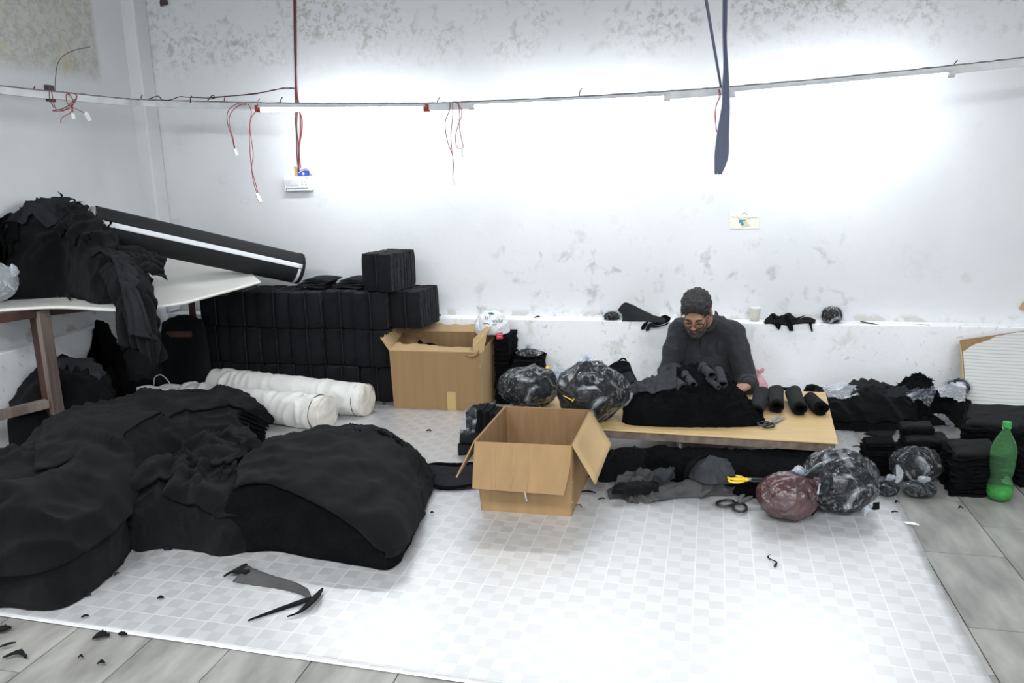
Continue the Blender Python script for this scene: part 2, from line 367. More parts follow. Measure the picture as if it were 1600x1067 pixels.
def loft(name, st, mat, parent=None, ns=90, nt=56, q=.8, back=.9, amp=.012, freq=6, seed=0, zb=0.0, fine=.002, rag=0.0, stretch=(1, 1, 1), kind=None, endz=.35, ret=False):
    """heap: each station = (front foot xyz, ridge xyz); the back slope mirrors the front (times back)"""
    A = np.array([[s[0], s[1]] for s in st], float)                    # m,2,3
    A = cr(A, ns); Fp, T = A[:, 0], A[:, 1]
    k = np.linspace(0, 1, nt)
    Gd = np.zeros((ns, nt, 3)); s_ = np.linspace(0, 1, ns)
    B = T+(T-Fp)*np.array([back, back, 0]); B[:, 2] = Fp[:, 2]
    for j, t in enumerate(k):
        a = t*math.pi
        if t <= .5:
            h = 1-math.cos(a); v = math.sin(a)**q
            Gd[:, j, :2] = Fp[:, :2]+(T-Fp)[:, :2]*h
        else:
            h = -math.cos(a); v = math.sin(a)**q
            Gd[:, j, :2] = T[:, :2]+(B-T)[:, :2]*h
        Gd[:, j, 2] = Fp[:, 2]+(T[:, 2]-Fp[:, 2])*v
    n = gnormals(Gd)
    if n[ns//2, nt//2, 2] < 0: n = -n
    mask = (np.sin(k*math.pi)**.5)[None, :]
    X = Gd*np.array(stretch)
    d = amp*folds(X, freq, seed)+amp*.5*folds(X, freq*2.3, seed+9)+fine*fbm(X*60, 2)
    if rag: d = d+rag*fbm(Gd*np.array([28, 28, 45]), 3)*mask
    Gd = Gd+n*(d*np.maximum(mask, .25))[..., None]
    Gd[..., 2] = np.maximum(Gd[..., 2], zb+.002); Gd[..., 0] = np.maximum(Gd[..., 0], XL+.085); Gd[..., 1] = np.minimum(Gd[..., 1], DW-LD-.01)
    # close the ends with caps pulled to the end axis
    V = Gd.reshape(-1, 3); Fc = gridfaces(ns, nt)
    V = list(V); c0 = len(V); V.append(Gd[0].mean(0)); c1 = len(V); V.append(Gd[-1].mean(0))
    Fc += [(c0, j+1, j) for j in range(nt-1)]+[(c1, (ns-1)*nt+j, (ns-1)*nt+j+1) for j in range(nt-1)]
    Fc += [(c0, 0, nt-1), (c1, (ns-1)*nt+nt-1, (ns-1)*nt)]
    # underside
    Fc += [(i*nt, (i+1)*nt, (i+1)*nt+nt-1, i*nt+nt-1) for i in range(ns-1)]
    o = mobj(name, V, Fc, mat, parent, True, kind)
    return (o, Gd, n) if ret else o
def patch(name, Gd, n, s0, s1, t0, t1, off, thick, mat, parent, wob=.01, seed=0, ragged=.0):
    """a cloth layer lying on a heap: a window of its grid lifted by off"""
    a, b = Gd.shape[:2]; ns = 60; nt = 40
    S_ = np.linspace(0, 1, ns); T_ = np.linspace(0, 1, nt); V = np.zeros((ns, nt, 3))
    for i, s in enumerate(S_):
        ta = t0(s) if callable(t0) else t0; tb = t1(s) if callable(t1) else t1
        ta += ragged*float(noise(np.array([s*7, seed, .3]))); tb += ragged*float(noise(np.array([s*7, seed+5, .3])))
        u = (s0+(s1-s0)*s)*(a-1)
        for j, t in enumerate(T_):
            v = (ta+(tb-ta)*t)*(b-1); i0 = min(a-2, max(0, int(u))); j0 = min(b-2, max(0, int(v))); fu, fv = min(1, u-i0), min(1, v-j0)
            q = lambda M: (M[i0, j0]*(1-fu)*(1-fv)+M[i0+1, j0]*fu*(1-fv)+M[i0, j0+1]*(1-fu)*fv+M[i0+1, j0+1]*fu*fv)
            V[i, j] = q(Gd)+q(n)*off
    V += gnormals(V)*(wob*noise(V*7+seed))[..., None]*0.5
    o = mobj(name, V.reshape(-1, 3), gridfaces(ns, nt), mat, parent, True); solid(o, thick); return o
def ribbon(name, P, w, side, mat, parent=None, t=.004, n=40, jag=0.0, seed=0):
    """cloth strip along P, width w (scalar or list), side = width direction per point"""
    P = cr(np.array(P, float), n); w_ = cr(np.array([[x] for x in (w if isinstance(w, (list, tuple)) else [w, w])], float), n)[:, 0]
    sd = np.array(side, float); sd = cr(sd, n) if sd.ndim == 2 else np.repeat(sd[None], n, 0)
    sd /= np.linalg.norm(sd, axis=1)[:, None]; m = 7; V = np.zeros((n, m, 3))
    for j in range(m):
        V[:, j] = P+sd*(w_*(j/(m-1)-.5))[:, None]
    if jag:
        for j in (0, m-1): V[:, j] += sd*(jag*noise(np.stack([np.arange(n)*.8, np.full(n, seed+j), np.zeros(n)], 1)))[:, None]
    o = mobj(name, V.reshape(-1, 3), gridfaces(n, m), mat, parent, True); solid(o, t); return o
def sheet(name, C, mat, parent=None, nu=40, nv=30, t=.004, amp=.006, freq=9, seed=0, rag=0.0, st=(1, 1, 1)):
    """soft sheet through a grid of control points C[i][j]"""
    C = np.array(C, float); A = cr(C, nu); A = np.swapaxes(cr(np.swapaxes(A, 0, 1), nv), 0, 1)
    n = gnormals(A); A = A+n*(amp*folds(A*np.array(st), freq, seed))[..., None]
    if rag:
        for sl in ((0, slice(None)), (-1, slice(None)), (slice(None), 0), (slice(None), -1)):
            E_ = A[sl]; A[sl] = E_+rag*np.stack([noise(E_*60), noise(E_*60+7), noise(E_*60+13)*.5], -1)
    o = mobj(name, A.reshape(-1, 3), gridfaces(nu, nv), mat, parent, True); solid(o, t); return o

def surface_nets(D, org, h):
    s = D < 0; nx, ny, nz = D.shape
    cnt = np.zeros((nx-1, ny-1, nz-1), np.int8); c = [(i, j, k) for i in (0, 1) for j in (0, 1) for k in (0, 1)]
    for (i, j, k) in c: cnt += s[i:nx-1+i, j:ny-1+j, k:nz-1+k]
    act = (cnt > 0) & (cnt < 8); idx = -np.ones(act.shape, int); ii = np.argwhere(act); idx[act] = np.arange(len(ii))
    acc = np.zeros((len(ii), 3)); num = np.zeros(len(ii))
    for a in c:
        for ax in range(3):
            if a[ax]: continue
            b = list(a); b[ax] = 1
            da = D[ii[:, 0]+a[0], ii[:, 1]+a[1], ii[:, 2]+a[2]]; db = D[ii[:, 0]+b[0], ii[:, 1]+b[1], ii[:, 2]+b[2]]
            m = (da < 0) != (db < 0); t = np.where(m, da/(da-db+1e-12), 0); p = np.tile(np.array(a, float), (len(ii), 1)); p[:, ax] += t
            acc[m] += p[m]; num[m] += 1
    V = (ii+acc/np.maximum(num, 1)[:, None])*h+org
    Q = []
    for ax in range(3):
        o1, o2 = [(1, 2), (2, 0), (0, 1)][ax]
        a = np.take(s, range(0, s.shape[ax]-1), ax); b = np.take(s, range(1, s.shape[ax]), ax)
        e = np.argwhere(a != b); e = e[(e[:, o1] > 0) & (e[:, o2] > 0)]
        e = e[(e[:, o1] < s.shape[o1]-1) & (e[:, o2] < s.shape[o2]-1)]
        def cell(d1, d2):
            q = e.copy(); q[:, o1] += d1; q[:, o2] += d2; return idx[q[:, 0], q[:, 1], q[:, 2]]
        q = np.stack([cell(-1, -1), cell(0, -1), cell(0, 0), cell(-1, 0)], 1)
        fl = ~s[e[:, 0], e[:, 1], e[:, 2]]; q[fl] = q[fl][:, ::-1]; Q.append(q)
    return V, np.concatenate(Q)
class SDF:
    def __init__(s, lo, hi, h):
        s.lo = np.array(lo, float); s.h = h; n = [int((b-a)/h)+1 for a, b in zip(lo, hi)]
        g = np.meshgrid(*[lo[i]+h*np.arange(n[i]) for i in range(3)], indexing='ij'); s.P = np.stack(g, -1).astype(np.float32); s.D = np.full(n, 1.0, np.float32)
    def un(s, d, k=.02):
        hh = np.maximum(k-np.abs(s.D-d), 0)/k; s.D = np.minimum(s.D, d)-hh*hh*k*.25; return s
    def sub(s, d, k=.01):
        hh = np.maximum(k-np.abs(s.D+d), 0)/k; s.D = np.maximum(s.D, -d)+hh*hh*k*.25; return s
    def cap(s, a, b, ra, rb, k=.02, sub=False):
        a = np.array(a, np.float32); b = np.array(b, np.float32); R_ = max(ra, rb)+.05; w = s.win(np.minimum(a, b)-R_, np.maximum(a, b)+R_); P = s.P[w]
        ba = b-a; t = np.clip(((P-a)@ba)/(ba@ba), 0, 1); d = np.linalg.norm(P-a-t[..., None]*ba, axis=-1)-(ra+(rb-ra)*t)
        return s.mix(w, d, k, sub)
    def ell(s, c, r, k=.02, Rm=None, sub=False):
        m = max(r)+.05; w = s.win(np.array(c)-m, np.array(c)+m); X = s.P[w]-np.array(c, np.float32)
        if Rm is not None: X = X@np.array(Rm, np.float32)
        r = np.array(r, np.float32); l = np.linalg.norm(X/r, axis=-1); g = np.linalg.norm(X/(r*r), axis=-1)+1e-6
        d = l*(l-1)/g
        return s.mix(w, d, k, sub)
    def win(s, lo, hi):
        i = np.maximum(((np.array(lo)-s.lo)/s.h).astype(int), 0); j = np.minimum(((np.array(hi)-s.lo)/s.h).astype(int)+2, s.D.shape)
        return tuple(slice(a, max(a, b)) for a, b in zip(i, j))
    def mix(s, w, d, k, sub):
        D = s.D[w]
        if sub:
            hh = np.maximum(k-np.abs(D+d), 0)/k; s.D[w] = np.maximum(D, -d)+hh*hh*k*.25
        else:
            hh = np.maximum(k-np.abs(D-d), 0)/k; s.D[w] = np.minimum(D, d)-hh*hh*k*.25
        return s
    def mesh(s): return surface_nets(s.D, s.lo, s.h)

# ================================================================== THE ROOM
def struct(o): o['kind'] = 'structure'; return o
DW = 5.05; XL = -3.56; LZ = .49; LD = .12
struct(MB().box((.22, DW+.06, 1.65), (7.8, .12, 3.3)).build('wall_back', WALLB, origin=(0, 0, 0)))
struct(MB().box((XL-.06, 1.03, 1.65), (.12, 8.2, 3.3)).build('wall_left', WALLL, origin=(0, 0, 0)))
struct(MB().box((4.12, 1.03, 1.65), (.12, 8.2, 3.3)).build('wall_right', WALLP, origin=(0, 0, 0)))
struct(MB().box((.28, 1.03, 3.36), (8.0, 8.2, .12)).build('ceiling', CEIL, origin=(0, 0, 0)))
o = struct(bevel(MB().box((.28, DW-LD/2, LZ/2), (7.6, LD, LZ)).build('trim_1', WALLP, origin=(0, 0, 0)), .006))     # low ledge on the back wall
o = struct(bevel(MB().box((XL+.035, 1.9, .27), (.07, 6.1, .54)).build('trim_2', WALLP, origin=(0, 0, 0)), .006))
o = struct(bevel(MB().box((-3.52, 4.98, 1.9), (.10, .14, 2.8)).build('trim_3', WALLL, origin=(0, 0, 0)), .01))       # corner pier
fl = struct(MB().box((.28, 1.03, -.035), (8.0, 8.2, .05)).build('floor', GROUT, origin=(0, 0, 0)))
def tiles():
    ca, sa = math.cos(-math.radians(1.05)), math.sin(-math.radians(1.05)); tw, tl = .281, .515
    me = None
    for i in range(-15, 11):
        for j in range(-3, 9):
            x = 1.155+tw*(i+.5); y = 3.03+tl*(j-3+.5)+(.265 if i % 2 == 0 else 0)
            if -2.2 < x < .60 and 2.15 < y: continue       # under the vinyl mat, nothing of it shows
            if y > 5.1 or y < 1.35 or x > 3.95: continue
            if me is None:
                q = MB().box((0, 0, -.005), (tw-.004, tl-.004, .01)); me = bpy.data.meshes.new('tile'); me.from_pydata([tuple(v) for v in q.V], [], q.F); me.materials.append(TILE)
            o = bpy.data.objects.new('tile', me); link(o); o.parent = fl; o.location = (x*ca-y*sa, x*sa+y*ca, random.uniform(-.0012, 0)); o.rotation_euler = (0, 0, -math.radians(1.05))
tiles()
def vinyl_mat():
    # outline measured on the floor, slightly wavy sheet
    c00 = np.array([-2.9, 2.075]); c10 = np.array([.885, 1.885]); c11 = np.array([.985, 4.80]); c01 = np.array([-2.80, 4.915])
    n, m = 120, 90; V = np.zeros((n, m, 3)); u = np.linspace(0, 1, n)[:, None, None]; v = np.linspace(0, 1, m)[None, :, None]
    P = (1-u)*(1-v)*c00+u*(1-v)*c10+u*v*c11+(1-u)*v*c01
    V[..., :2] = P; bend = .035*np.sin(v[..., 0]*7+1)*np.clip((u[..., 0]-.9)*10, 0, 1)*np.clip(v[..., 0]*2, 0, 1); V[..., 0] -= bend*.5
    V[..., 2] = .0035+.0012*fbm(np.concatenate([P*1.6, np.zeros(P.shape[:2]+(1,))], 2), 2)
    V[..., 2] = np.maximum(V[..., 2], .002)
    o = mobj('vinyl_mat', V.reshape(-1, 3), gridfaces(n, m), VINYL, None, True, origin=(0, 0, 0)); solid(o, .0006)
    return tag(o, 'large white checked vinyl mat spread over the tiled floor', 'floor mat')
vinyl_mat()

# ================================================================== RAIL, TUBES, WIRING
RY = 4.60
def railpt(px, py, Y=RY): return YP(px, py, Y)
# the trunking runs along the left wall, turns the corner and sags along the back wall
rail_pts = [np.array([-3.30, 2.4, 1.89]), XP(0, 141, -3.30), XP(100, 151, -3.29), XP(188, 159.5, -3.24), railpt(240, 162), railpt(400, 166), railpt(540, 167.5), railpt(670, 167), railpt(735, 165),
            railpt(890, 158), railpt(1045, 149), railpt(1140, 142), railpt(1315, 127), railpt(1490, 109), railpt(1600, 97), railpt(1700, 85), np.array([2.9, RY, 1.99]), np.array([4.04, RY, 2.02])]
RP = cr(np.array(rail_pts), 140)
def rail():
    t = empty('trunking_rail', (0, RY, 1.9), 'long sagging white trunking rail carrying the light tubes round both walls', 'rail')
    n = len(RP); V = []
    T = np.gradient(RP, axis=0); T /= np.linalg.norm(T, axis=1)[:, None]
    for i in range(n):
        o_ = np.cross(T[i], (0, 0, 1)); o_ /= np.linalg.norm(o_)
        for a, b in ((-.012, -.018), (.012, -.018), (.012, .018), (-.012, .018)): V.append(RP[i]+o_*a+np.array([0, 0, b]))
    Fc = gridfaces(n, 4, True)+[(0, 1, 2, 3), (4*n-1, 4*n-2, 4*n-3, 4*n-4)]
    mobj('trunking', V, Fc, PVC, t, False)
    V2 = []
    for i in range(n):
        o_ = np.cross(T[i], (0, 0, 1)); o_ /= np.linalg.norm(o_)
        for a, b in ((-.014, .0185), (.014, .0185), (.014, .0245), (-.014, .0245)): V2.append(RP[i]+o_*a+np.array([0, 0, b+.002*math.sin(i*3.7)]))
    mobj('dark_top', V2, Fc, PVCD, t, False)  # darker strip along the top of the trunking
    for px, py in ((52, 144), (220, 156), (297, 158), (350, 158), (438, 160), (683, 161), (905, 147), (1490, 104)):
        p = YP(px, py, RY) if px > 200 else XP(px, py, -3.30)
        mb = MB(); mb.tube([p+(0, 0, -.01), p+(.004, 0, .015), p+(.016, 0, .03)], .003, 5); mb.build('tie_end', WIREM, t)
rail()
def tube_lamp(a, b, lab, endcol):
    a = YP(a[0], a[1], RY); b = YP(b[0], b[1], RY); c = (a+b)/2; d = b-a; L_ = np.linalg.norm(d); d /= L_
    t = empty('tube_light', c, lab, 'light tube', 'lit tubes on the trunking rail')
    MB().tube([a+d*.03, b-d*.03], .0135, 14).build('glass_tube', TUBEM, t, True)
    up = np.array([0, 0, 1.0])
    V = MB()
    for e, s in ((a, 1), (b, -1)):
        mb = MB(); mb.tube([e, e+d*s*.035], .016, 12)
        mb.box(e+d*s*.015+np.array([0, 0, .012]), (.03, .03, .026)); mb.build('end_cap', endcol, t)
    mb = MB(); m1 = a+d*.02; m2 = b-d*.02
    w_ = .022; mb.hexa([m1+(0, -w_, .010), m2+(0, -w_, .010), m2+(0, w_, .010), m1+(0, w_, .010), m1+(0, -.014, .024), m2+(0, -.014, .024), m2+(0, .014, .024), m1+(0, .014, .024)])
    mb.build('batten', PVC, t)
tube_lamp((400, 171), (671, 170), 'leftmost lit tube above the white socket board, ends tied with red wire', WIRER)
tube_lamp((733, 167), (1047, 153), 'middle lit tube, above the mouldy patch left of the hanging strap', PVC)
tube_lamp((1139, 148), (1491, 116), 'rightmost lit tube, to the right of the hanging dark strap', PVC)
def wires(name, lab, runs, conns, r=.0022, cat='wire', Y=RY-.03, left=False, group=None):
    P0 = runs[0][0][0]; f = (lambda x, y: XP(x, y, -3.27)) if left else (lambda x, y: YP(x, y, Y))
    t = empty(name, f(*P0), lab, cat, group)
    for pts, m in runs:
        P = cr(np.array([f(*p)+np.array([0, 0.006*math.sin(i*2.1), 0]) for i, p in enumerate(pts)]), 8*len(pts))
        MB().tube(P, r, 6).build('wire', m, t, True)
    for (x0, y0, x1, y1, w) in conns:
        a = f(x0, y0); b = f(x1, y1); mb = MB(); mb.tube([a, a+(b-a)*.15, b], [w*.6, w, w], 4); mb.build('connector', WPLAS, t)
wires('hanging_wire', 'knotted red wires with two white connectors hanging on the left wall rail',
      [([(80, 140), (84, 165), (92, 172), (108, 170), (114, 160), (110, 148), (104, 147), (103, 158), (112, 166), (133, 177)], WIRER),
       ([(82, 173), (95, 174), (108, 168), (118, 158), (118, 148), (112, 145), (106, 148)], WIRER), ([(112, 165), (110, 175), (98, 184), (95, 192)], WIRER),
       ([(113, 164), (113, 176)], WIRER), ([(82, 173), (96, 170), (110, 163), (120, 152), (116, 146)], WIREM), ([(78, 135), (76, 148), (80, 158), (84, 168)], WIREB)],
      [(113, 176, 115, 186, .012), (133, 175, 140, 188, .016)], left=True, group=None)
wires('stiff_wire', 'single thin dark wire curving up the mouldy left wall above the rail', [([(86, 142), (86, 118), (94, 94), (112, 80), (140, 73)], WIREB)], [], r=.0018, left=True)
MB().box(XP(78, 146, -3.30), (.02, .05, .085)).build('hook_block', WIREB)
tag(bpy.data.objects['hook_block'], 'small dark hook block behind the left wall rail', 'hook')
wires('hanging_wire', 'short bowed red wire pair ending in a white connector, left of the leftmost lit tube',
      [([(385, 161), (372, 161), (358, 172), (355, 190), (361, 212), (367, 232)], WIRER), ([(385, 163), (374, 164), (362, 176), (358, 192), (363, 214), (368, 232)], WIRER)], [(366, 231, 370, 243, .012)])
wires('hanging_wire', 'long red wire pair with white connector below the leftmost lit tube',
      [([(388, 162), (392, 175), (391, 195), (390, 225), (392, 260), (397, 285), (402, 303)], WIRER), ([(402, 160), (400, 172), (393, 185), (391, 205), (395, 240), (394, 262), (398, 282), (403, 303)], WIRER),
       ([(401, 158), (404, 156), (406, 154)], WIRER)], [(401, 302, 407, 316, .013)])
wires('feed_wire', 'dark red cable bundle coming down the back wall to the white socket board',
      [([(455, -300), (459, 40), (461, 90), (462, 140), (464, 165), (464, 200), (467, 235), (465, 268)], WIREM), ([(459, -300), (462, 60), (463, 110), (464, 145), (468, 175), (470, 205), (467, 230), (466, 268)], WIRER),
       ([(457, -300), (460, 60), (462, 135), (462, 175), (461, 190), (464, 215), (464, 245), (467, 268)], WIREM), ([(463, 165), (471, 185), (472, 205), (468, 225), (467, 240), (470, 262)], WIRER)], [], r=.0034, Y=DW-.012)
wires('side_wire', 'dark wire pair strung from the left part of the rail up to the feed cable',
      [([(232, 155), (246, 150), (254, 156), (266, 156), (280, 151), (295, 152), (328, 153), (360, 150), (400, 147), (430, 140), (461, 138)], WIREB),
       ([(328, 152), (370, 149), (420, 143), (445, 137), (461, 138)], WIREM), ([(324, 158), (331, 149), (336, 153), (330, 155)], WIREB)], [], r=.0028, Y=RY)
wires('hanging_wire', 'looped thin red wires with two small connectors hanging between the two left lit tubes',
      [([(703, 160), (702, 172), (696, 192), (699, 220), (707, 245), (708, 272)], WIREM), ([(707, 161), (707, 180), (705, 210), (706, 235), (708, 255), (708, 274)], WIRER),
       ([(713, 160), (719, 168), (722, 180), (716, 195), (711, 215), (715, 230), (724, 231)], WIRER), ([(716, 160), (718, 180), (718, 198), (724, 230)], WIRER)],
      [(709, 275, 711, 289, .010), (723, 231, 724, 245, .010)], r=.0022)
wires('hanging_wire', 'faint pink red wire loop hanging behind the dark strap', [([(1124, 140), (1126, 150), (1120, 163), (1117, 180), (1120, 206)], WIRER), ([(1123, 140), (1124, 152), (1118, 170), (1119, 206)], WIRER)], [], r=.0022)

def socket_board():
    a = YP(450, 298, DW); b = YP(489, 275, DW); c = (a+b)/2
    t = empty('socket_board', c, 'white plastic socket board with switches on the back wall under the red cable', 'socket board')
    w = b[0]-a[0]; h = b[2]-a[2]
    bevel(MB().box((c[0], DW-.022, c[2]), (w, .044, h)).build('case', WPLAS, t), .004)
    for k in range(4):
        bevel(MB().box((a[0]+w*(.12+.13*k), DW-.047, c[2]+h*.08), (w*.09, .006, h*.42)).build('switch', PVC, t), .001)
    for dx, dz in ((.68, .62), (.82, .62), (.68, .42), (.82, .42), (.88, .88), (.07, .10)): MB().tube([(a[0]+w*dx, DW-.043, a[2]+h*dz), (a[0]+w*dx, DW-.0465, a[2]+h*dz)], .0035, 8).build('socket_hole', DOT, t)
    MB().box((c[0]-w*.02, DW-.0455, a[2]+h*.17), (w*.84, .003, .003)).build('cover_seam', DOT, t)
socket_board()
def sticker():
    t = empty('printed_packet', YP(478, 268, DW-.02), 'torn blue and white printed packet tucked behind the socket board', 'packet')
    Q = [YP(466, 276, DW-.012), YP(465, 270, DW-.012), YP(471, 265, DW-.012), YP(477, 263.5, DW-.012), YP(483, 265, DW-.012), YP(483, 276, DW-.012)]
    MB().plate(Q, .004).build('blue_wrapper', BLUEP, t)
    P = cr(np.array([YP(467, 270, DW-.017), YP(472, 266.5, DW-.017), YP(477, 265.5, DW-.017), YP(483, 266.5, DW-.017)]), 12); MB().tube(P, .003, 5).build('white_band', WPLAS, t)
    MB().plate([YP(472, 271, DW-.018), YP(474, 269, DW-.018), YP(476, 271, DW-.018), YP(474, 274, DW-.018)], .002).build('white_mark', WPLAS, t)
    MB().plate([YP(459, 259, DW-.006), YP(467, 263, DW-.006), YP(466, 276, DW-.006), YP(461, 276, DW-.006)], .002).build('torn_card', CARDL, t)
    MB().plate([YP(483, 270, DW-.006), YP(489, 272.5, DW-.006), YP(484, 275, DW-.006)], .002).build('torn_corner', CARDL, t)
sticker()
def poster():
    y = DW-.003; t = empty('paper_notice', YP(1163, 343, y), 'small cream paper notice with a blue picture stuck on the back wall', 'notice')
    CR = pmat('cream_paper', (.72, .70, .60), .7); MB().plate([YP(1140, 357.5, y), YP(1186, 357, y), YP(1186, 331, y), YP(1140, 331, y)], .002).build('paper', CR, t)
    y -= .0025; TL = pmat('teal_print', (.06, .26, .30), .6); OL = pmat('olive_print', (.55, .56, .38), .6); GR = pmat('grey_print', (.40, .41, .40), .6)
    MB().plate([YP(1154, 345, y), YP(1159, 352.5, y), YP(1163, 351, y), YP(1160, 344.5, y)], .001).build('blue_picture', TL, t)
    MB().plate([YP(1159, 352.8, y), YP(1160, 355, y), YP(1172, 352.5, y), YP(1166, 344.5, y), YP(1161, 345, y), YP(1164, 351, y)], .001).build('green_picture', OL, t)
    MB().plate([YP(1155, 344.6, y-.001), YP(1165, 344.6, y-.001), YP(1165, 343.6, y-.001), YP(1155, 343.6, y-.001)], .001).build('dark_rim', DOT, t)
    mb = MB()
    for (a, b, yy) in ((1143, 1149, 339), (1150, 1158, 339), (1160, 1167, 339.2), (1168, 1174, 339.5), (1175, 1183.5, 339.8), (1153, 1158, 341.6), (1160, 1161.5, 341.6), (1164, 1173, 341.8)): mb.plate([YP(a, yy+.5, y), YP(b, yy+.5, y), YP(b, yy-.4, y), YP(a, yy-.4, y)], .0008)
    mb.build('print_line', GR, t)
    P = cr(np.array([YP(1158, 336, y), YP(1161, 333.4, y), YP(1163.5, 332.2, y), YP(1166, 333.4, y), YP(1168.5, 336, y)]), 12); MB().tube(P, .0016, 5).build('arch_mark', GR, t)
poster()
def strap():
    t = empty('hanging_strap', YP(1130, 130, 4.5), 'long dark blue black cloth strap hanging from above in front of the rail', 'strap')
    Y = 4.5
    L_ = [(1131, -330), (1130, 0), (1130, 60), (1131, 100), (1129, 135), (1128, 165), (1121, 205), (1117, 240), (1117, 271)]
    R_ = [(1137, -330), (1136, 0), (1135, 60), (1137, 100), (1139, 135), (1140, 170), (1139, 210), (1138, 245), (1127, 273)]
    a = cr(np.array([YP(*p, Y) for p in L_]), 50); b = cr(np.array([YP(*p, Y) for p in R_]), 50); V = np.zeros((50, 6, 3))
    for j in range(6):
        V[:, j] = a+(b-a)*j/5; V[:, j, 1] += .012*math.sin(j/5*math.pi)+.01*np.sin(np.linspace(0, 9, 50))
    V[-1, :, 2] += np.array([0, -.006, .006, -.004, .005, .0])
    o = mobj('strap', V.reshape(-1, 3), gridfaces(50, 6), STRAP, t); solid(o, .006)
    t2 = empty('slanting_cord', YP(1112, 60, 4.56), 'thin grey cord pair slanting down to the rail beside the dark strap', 'cord')
    for a_, b_ in (((1040, -330), (1126, 136)), ((1045, -330), (1127, 136))):
        MB().tube(cr(np.array([YP(*a_, 4.56), (YP(*a_, 4.56)+YP(*b_, 4.57))/2+np.array([.005, 0, .0]), YP(*b_, 4.57)]), 12), .005, 5).build('cord', STRAP, t2, True)
strap()
def stopper():
    t = empty('wall_stub', YP(256, 5, DW-.01), 'small dark cloth knot on a nail high on the back wall by the corner', 'nail')
    MB().tube([YP(252, 9, DW-.01), YP(253, 4, DW-.02), YP(259, 3, DW-.02), YP(262, 6, DW-.015)], [.008, .018, .022, .005], 7).build('knot', WIREB, t, True)
stopper()

# ================================================================== CARDBOARD BOXES
def cbox_rear():
    t = empty('cardboard_box', (-1.43, 4.7, 0), 'large torn open cardboard box standing by the wall in front of the felt stacks', 'box', 'open cardboard boxes')
    x0, x1, y0, y1, h = -1.692, -1.135, 4.50, 4.83, .372; th = .006
    FLb, FRb, BRb, BLb = (x0, y0, 0), (x1, y0, 0), (x1+.03, y1, 0), (x0+.03, y1, 0)
    hf = .365; FLt, FRt, BRt, BLt = (x0-.012, y0, hf), (x1, y0, hf-.002), (x1+.035, y1, .42), (x0-.03, y1, .42)
    MB().plate([FLb, FRb, FRt, FLt], th).build('front_panel', CARD, t)
    MB().plate([FRb, BRb, BRt, FRt], th).build('side_panel', CARDL, t)
    MB().plate([BLb, FLb, FLt, BLt], th).build('side_panel', CARDI, t)
    MB().plate([BRb, BLb, BLt, BRt], th).build('back_panel', CARDI, t)
    MB().plate([(x0, y0, .004), (x1, y0, .004), (x1+.03, y1, .004), (x0+.03, y1, .004)], th).build('bottom_panel', CARDI, t)
    def flap(name, A, B, out, n=24, rag=.006, mat=CARDL, seed=0):
        A = np.array(A); B = np.array(B); V = []
        for i in range(n+1):
            u = i/n; p = A+(B-A)*u; o_ = np.array(out[0])*(1-u)+np.array(out[1])*u
            q = p+o_; q = q+np.array([0, 0, 1])*rag*float(noise(np.array([u*14, seed, .5])))+o_*.25*float(noise(np.array([u*9, seed+3, .5])))
            V += [p, q]
        ob = mobj(name, V, [(2*i, 2*i+2, 2*i+3, 2*i+1) for i in range(n)], mat, t, False); solid(ob, th); return ob
    flap('front_flap', FLt, (x1-.03, y0, hf), ((.015, .085, .028), (0, .075, .01)), seed=1, mat=CARDL)
    flap('back_flap', BLt, BRt, ((.0, .10, .035), (0, .10, .03)), seed=2, mat=CARDL, rag=.004)
    flap('side_flap', FLt, BLt, ((-.06, .02, .075), (-.02, .0, .05)), seed=3, mat=CARDL)
    # standing torn flap at the right corner
    Q = [(x1-.045, y0+.004, hf-.06), (x1+.002, y0-.003, hf-.09), (x1+.02, y0+.10, hf+.10), (x1+.04, y0+.2, .50), (x1-.0, y0+.18, .495), (x1-.055, y0+.06, hf+.07), (x1-.05, y0+.02, hf+.03)]
    MB().plate(Q, th).build('torn_corner_flap', CARDL, t)
    MB().box((x0+.37, y0-.004, .06), (.055, .002, .12)).build('tape_strip', TAPE, t)
    MB().tube([(x1-.09, y0-.008, hf-.012), (x1-.05, y0-.014, hf-.02), (x1-.02, y0-.012, hf-.004), (x1-.01, y0-.006, hf+.02)], [.004, .010, .012, .004], 7).build('crumpled_edge', CARD, t, True)
    mb = MB()
    s_ = empty('cloth_offcut', (-1.53, 4.75, .34), 'small rolled black offcut lying in the large torn box', 'cloth offcut')
    MB().tube([YP(655, 533, 4.72), YP(660, 541, 4.70), YP(672, 540, 4.70), YP(686, 543, 4.72)], [.012, .022, .02, .012], 9).build('offcut', BLK2, s_, True)
    # bulk of scraps filling the box below the rim
    loft('box_filling', [((x0+.03, y0+.02, .06), (x0+.05, y0+.2, .24)), ((x0+.28, y0+.02, .06), (x0+.28, y0+.2, .31)), ((x1-.01, y0+.02, .06), (x1-.02, y0+.2, .24))], BLK2, None, ns=40, nt=30, amp=.02, freq=9)
    o = bpy.data.objects['box_filling']; tag(o, 'black scraps half filling the large torn box', 'cloth scraps'); o['kind'] = 'stuff'
cbox_rear()
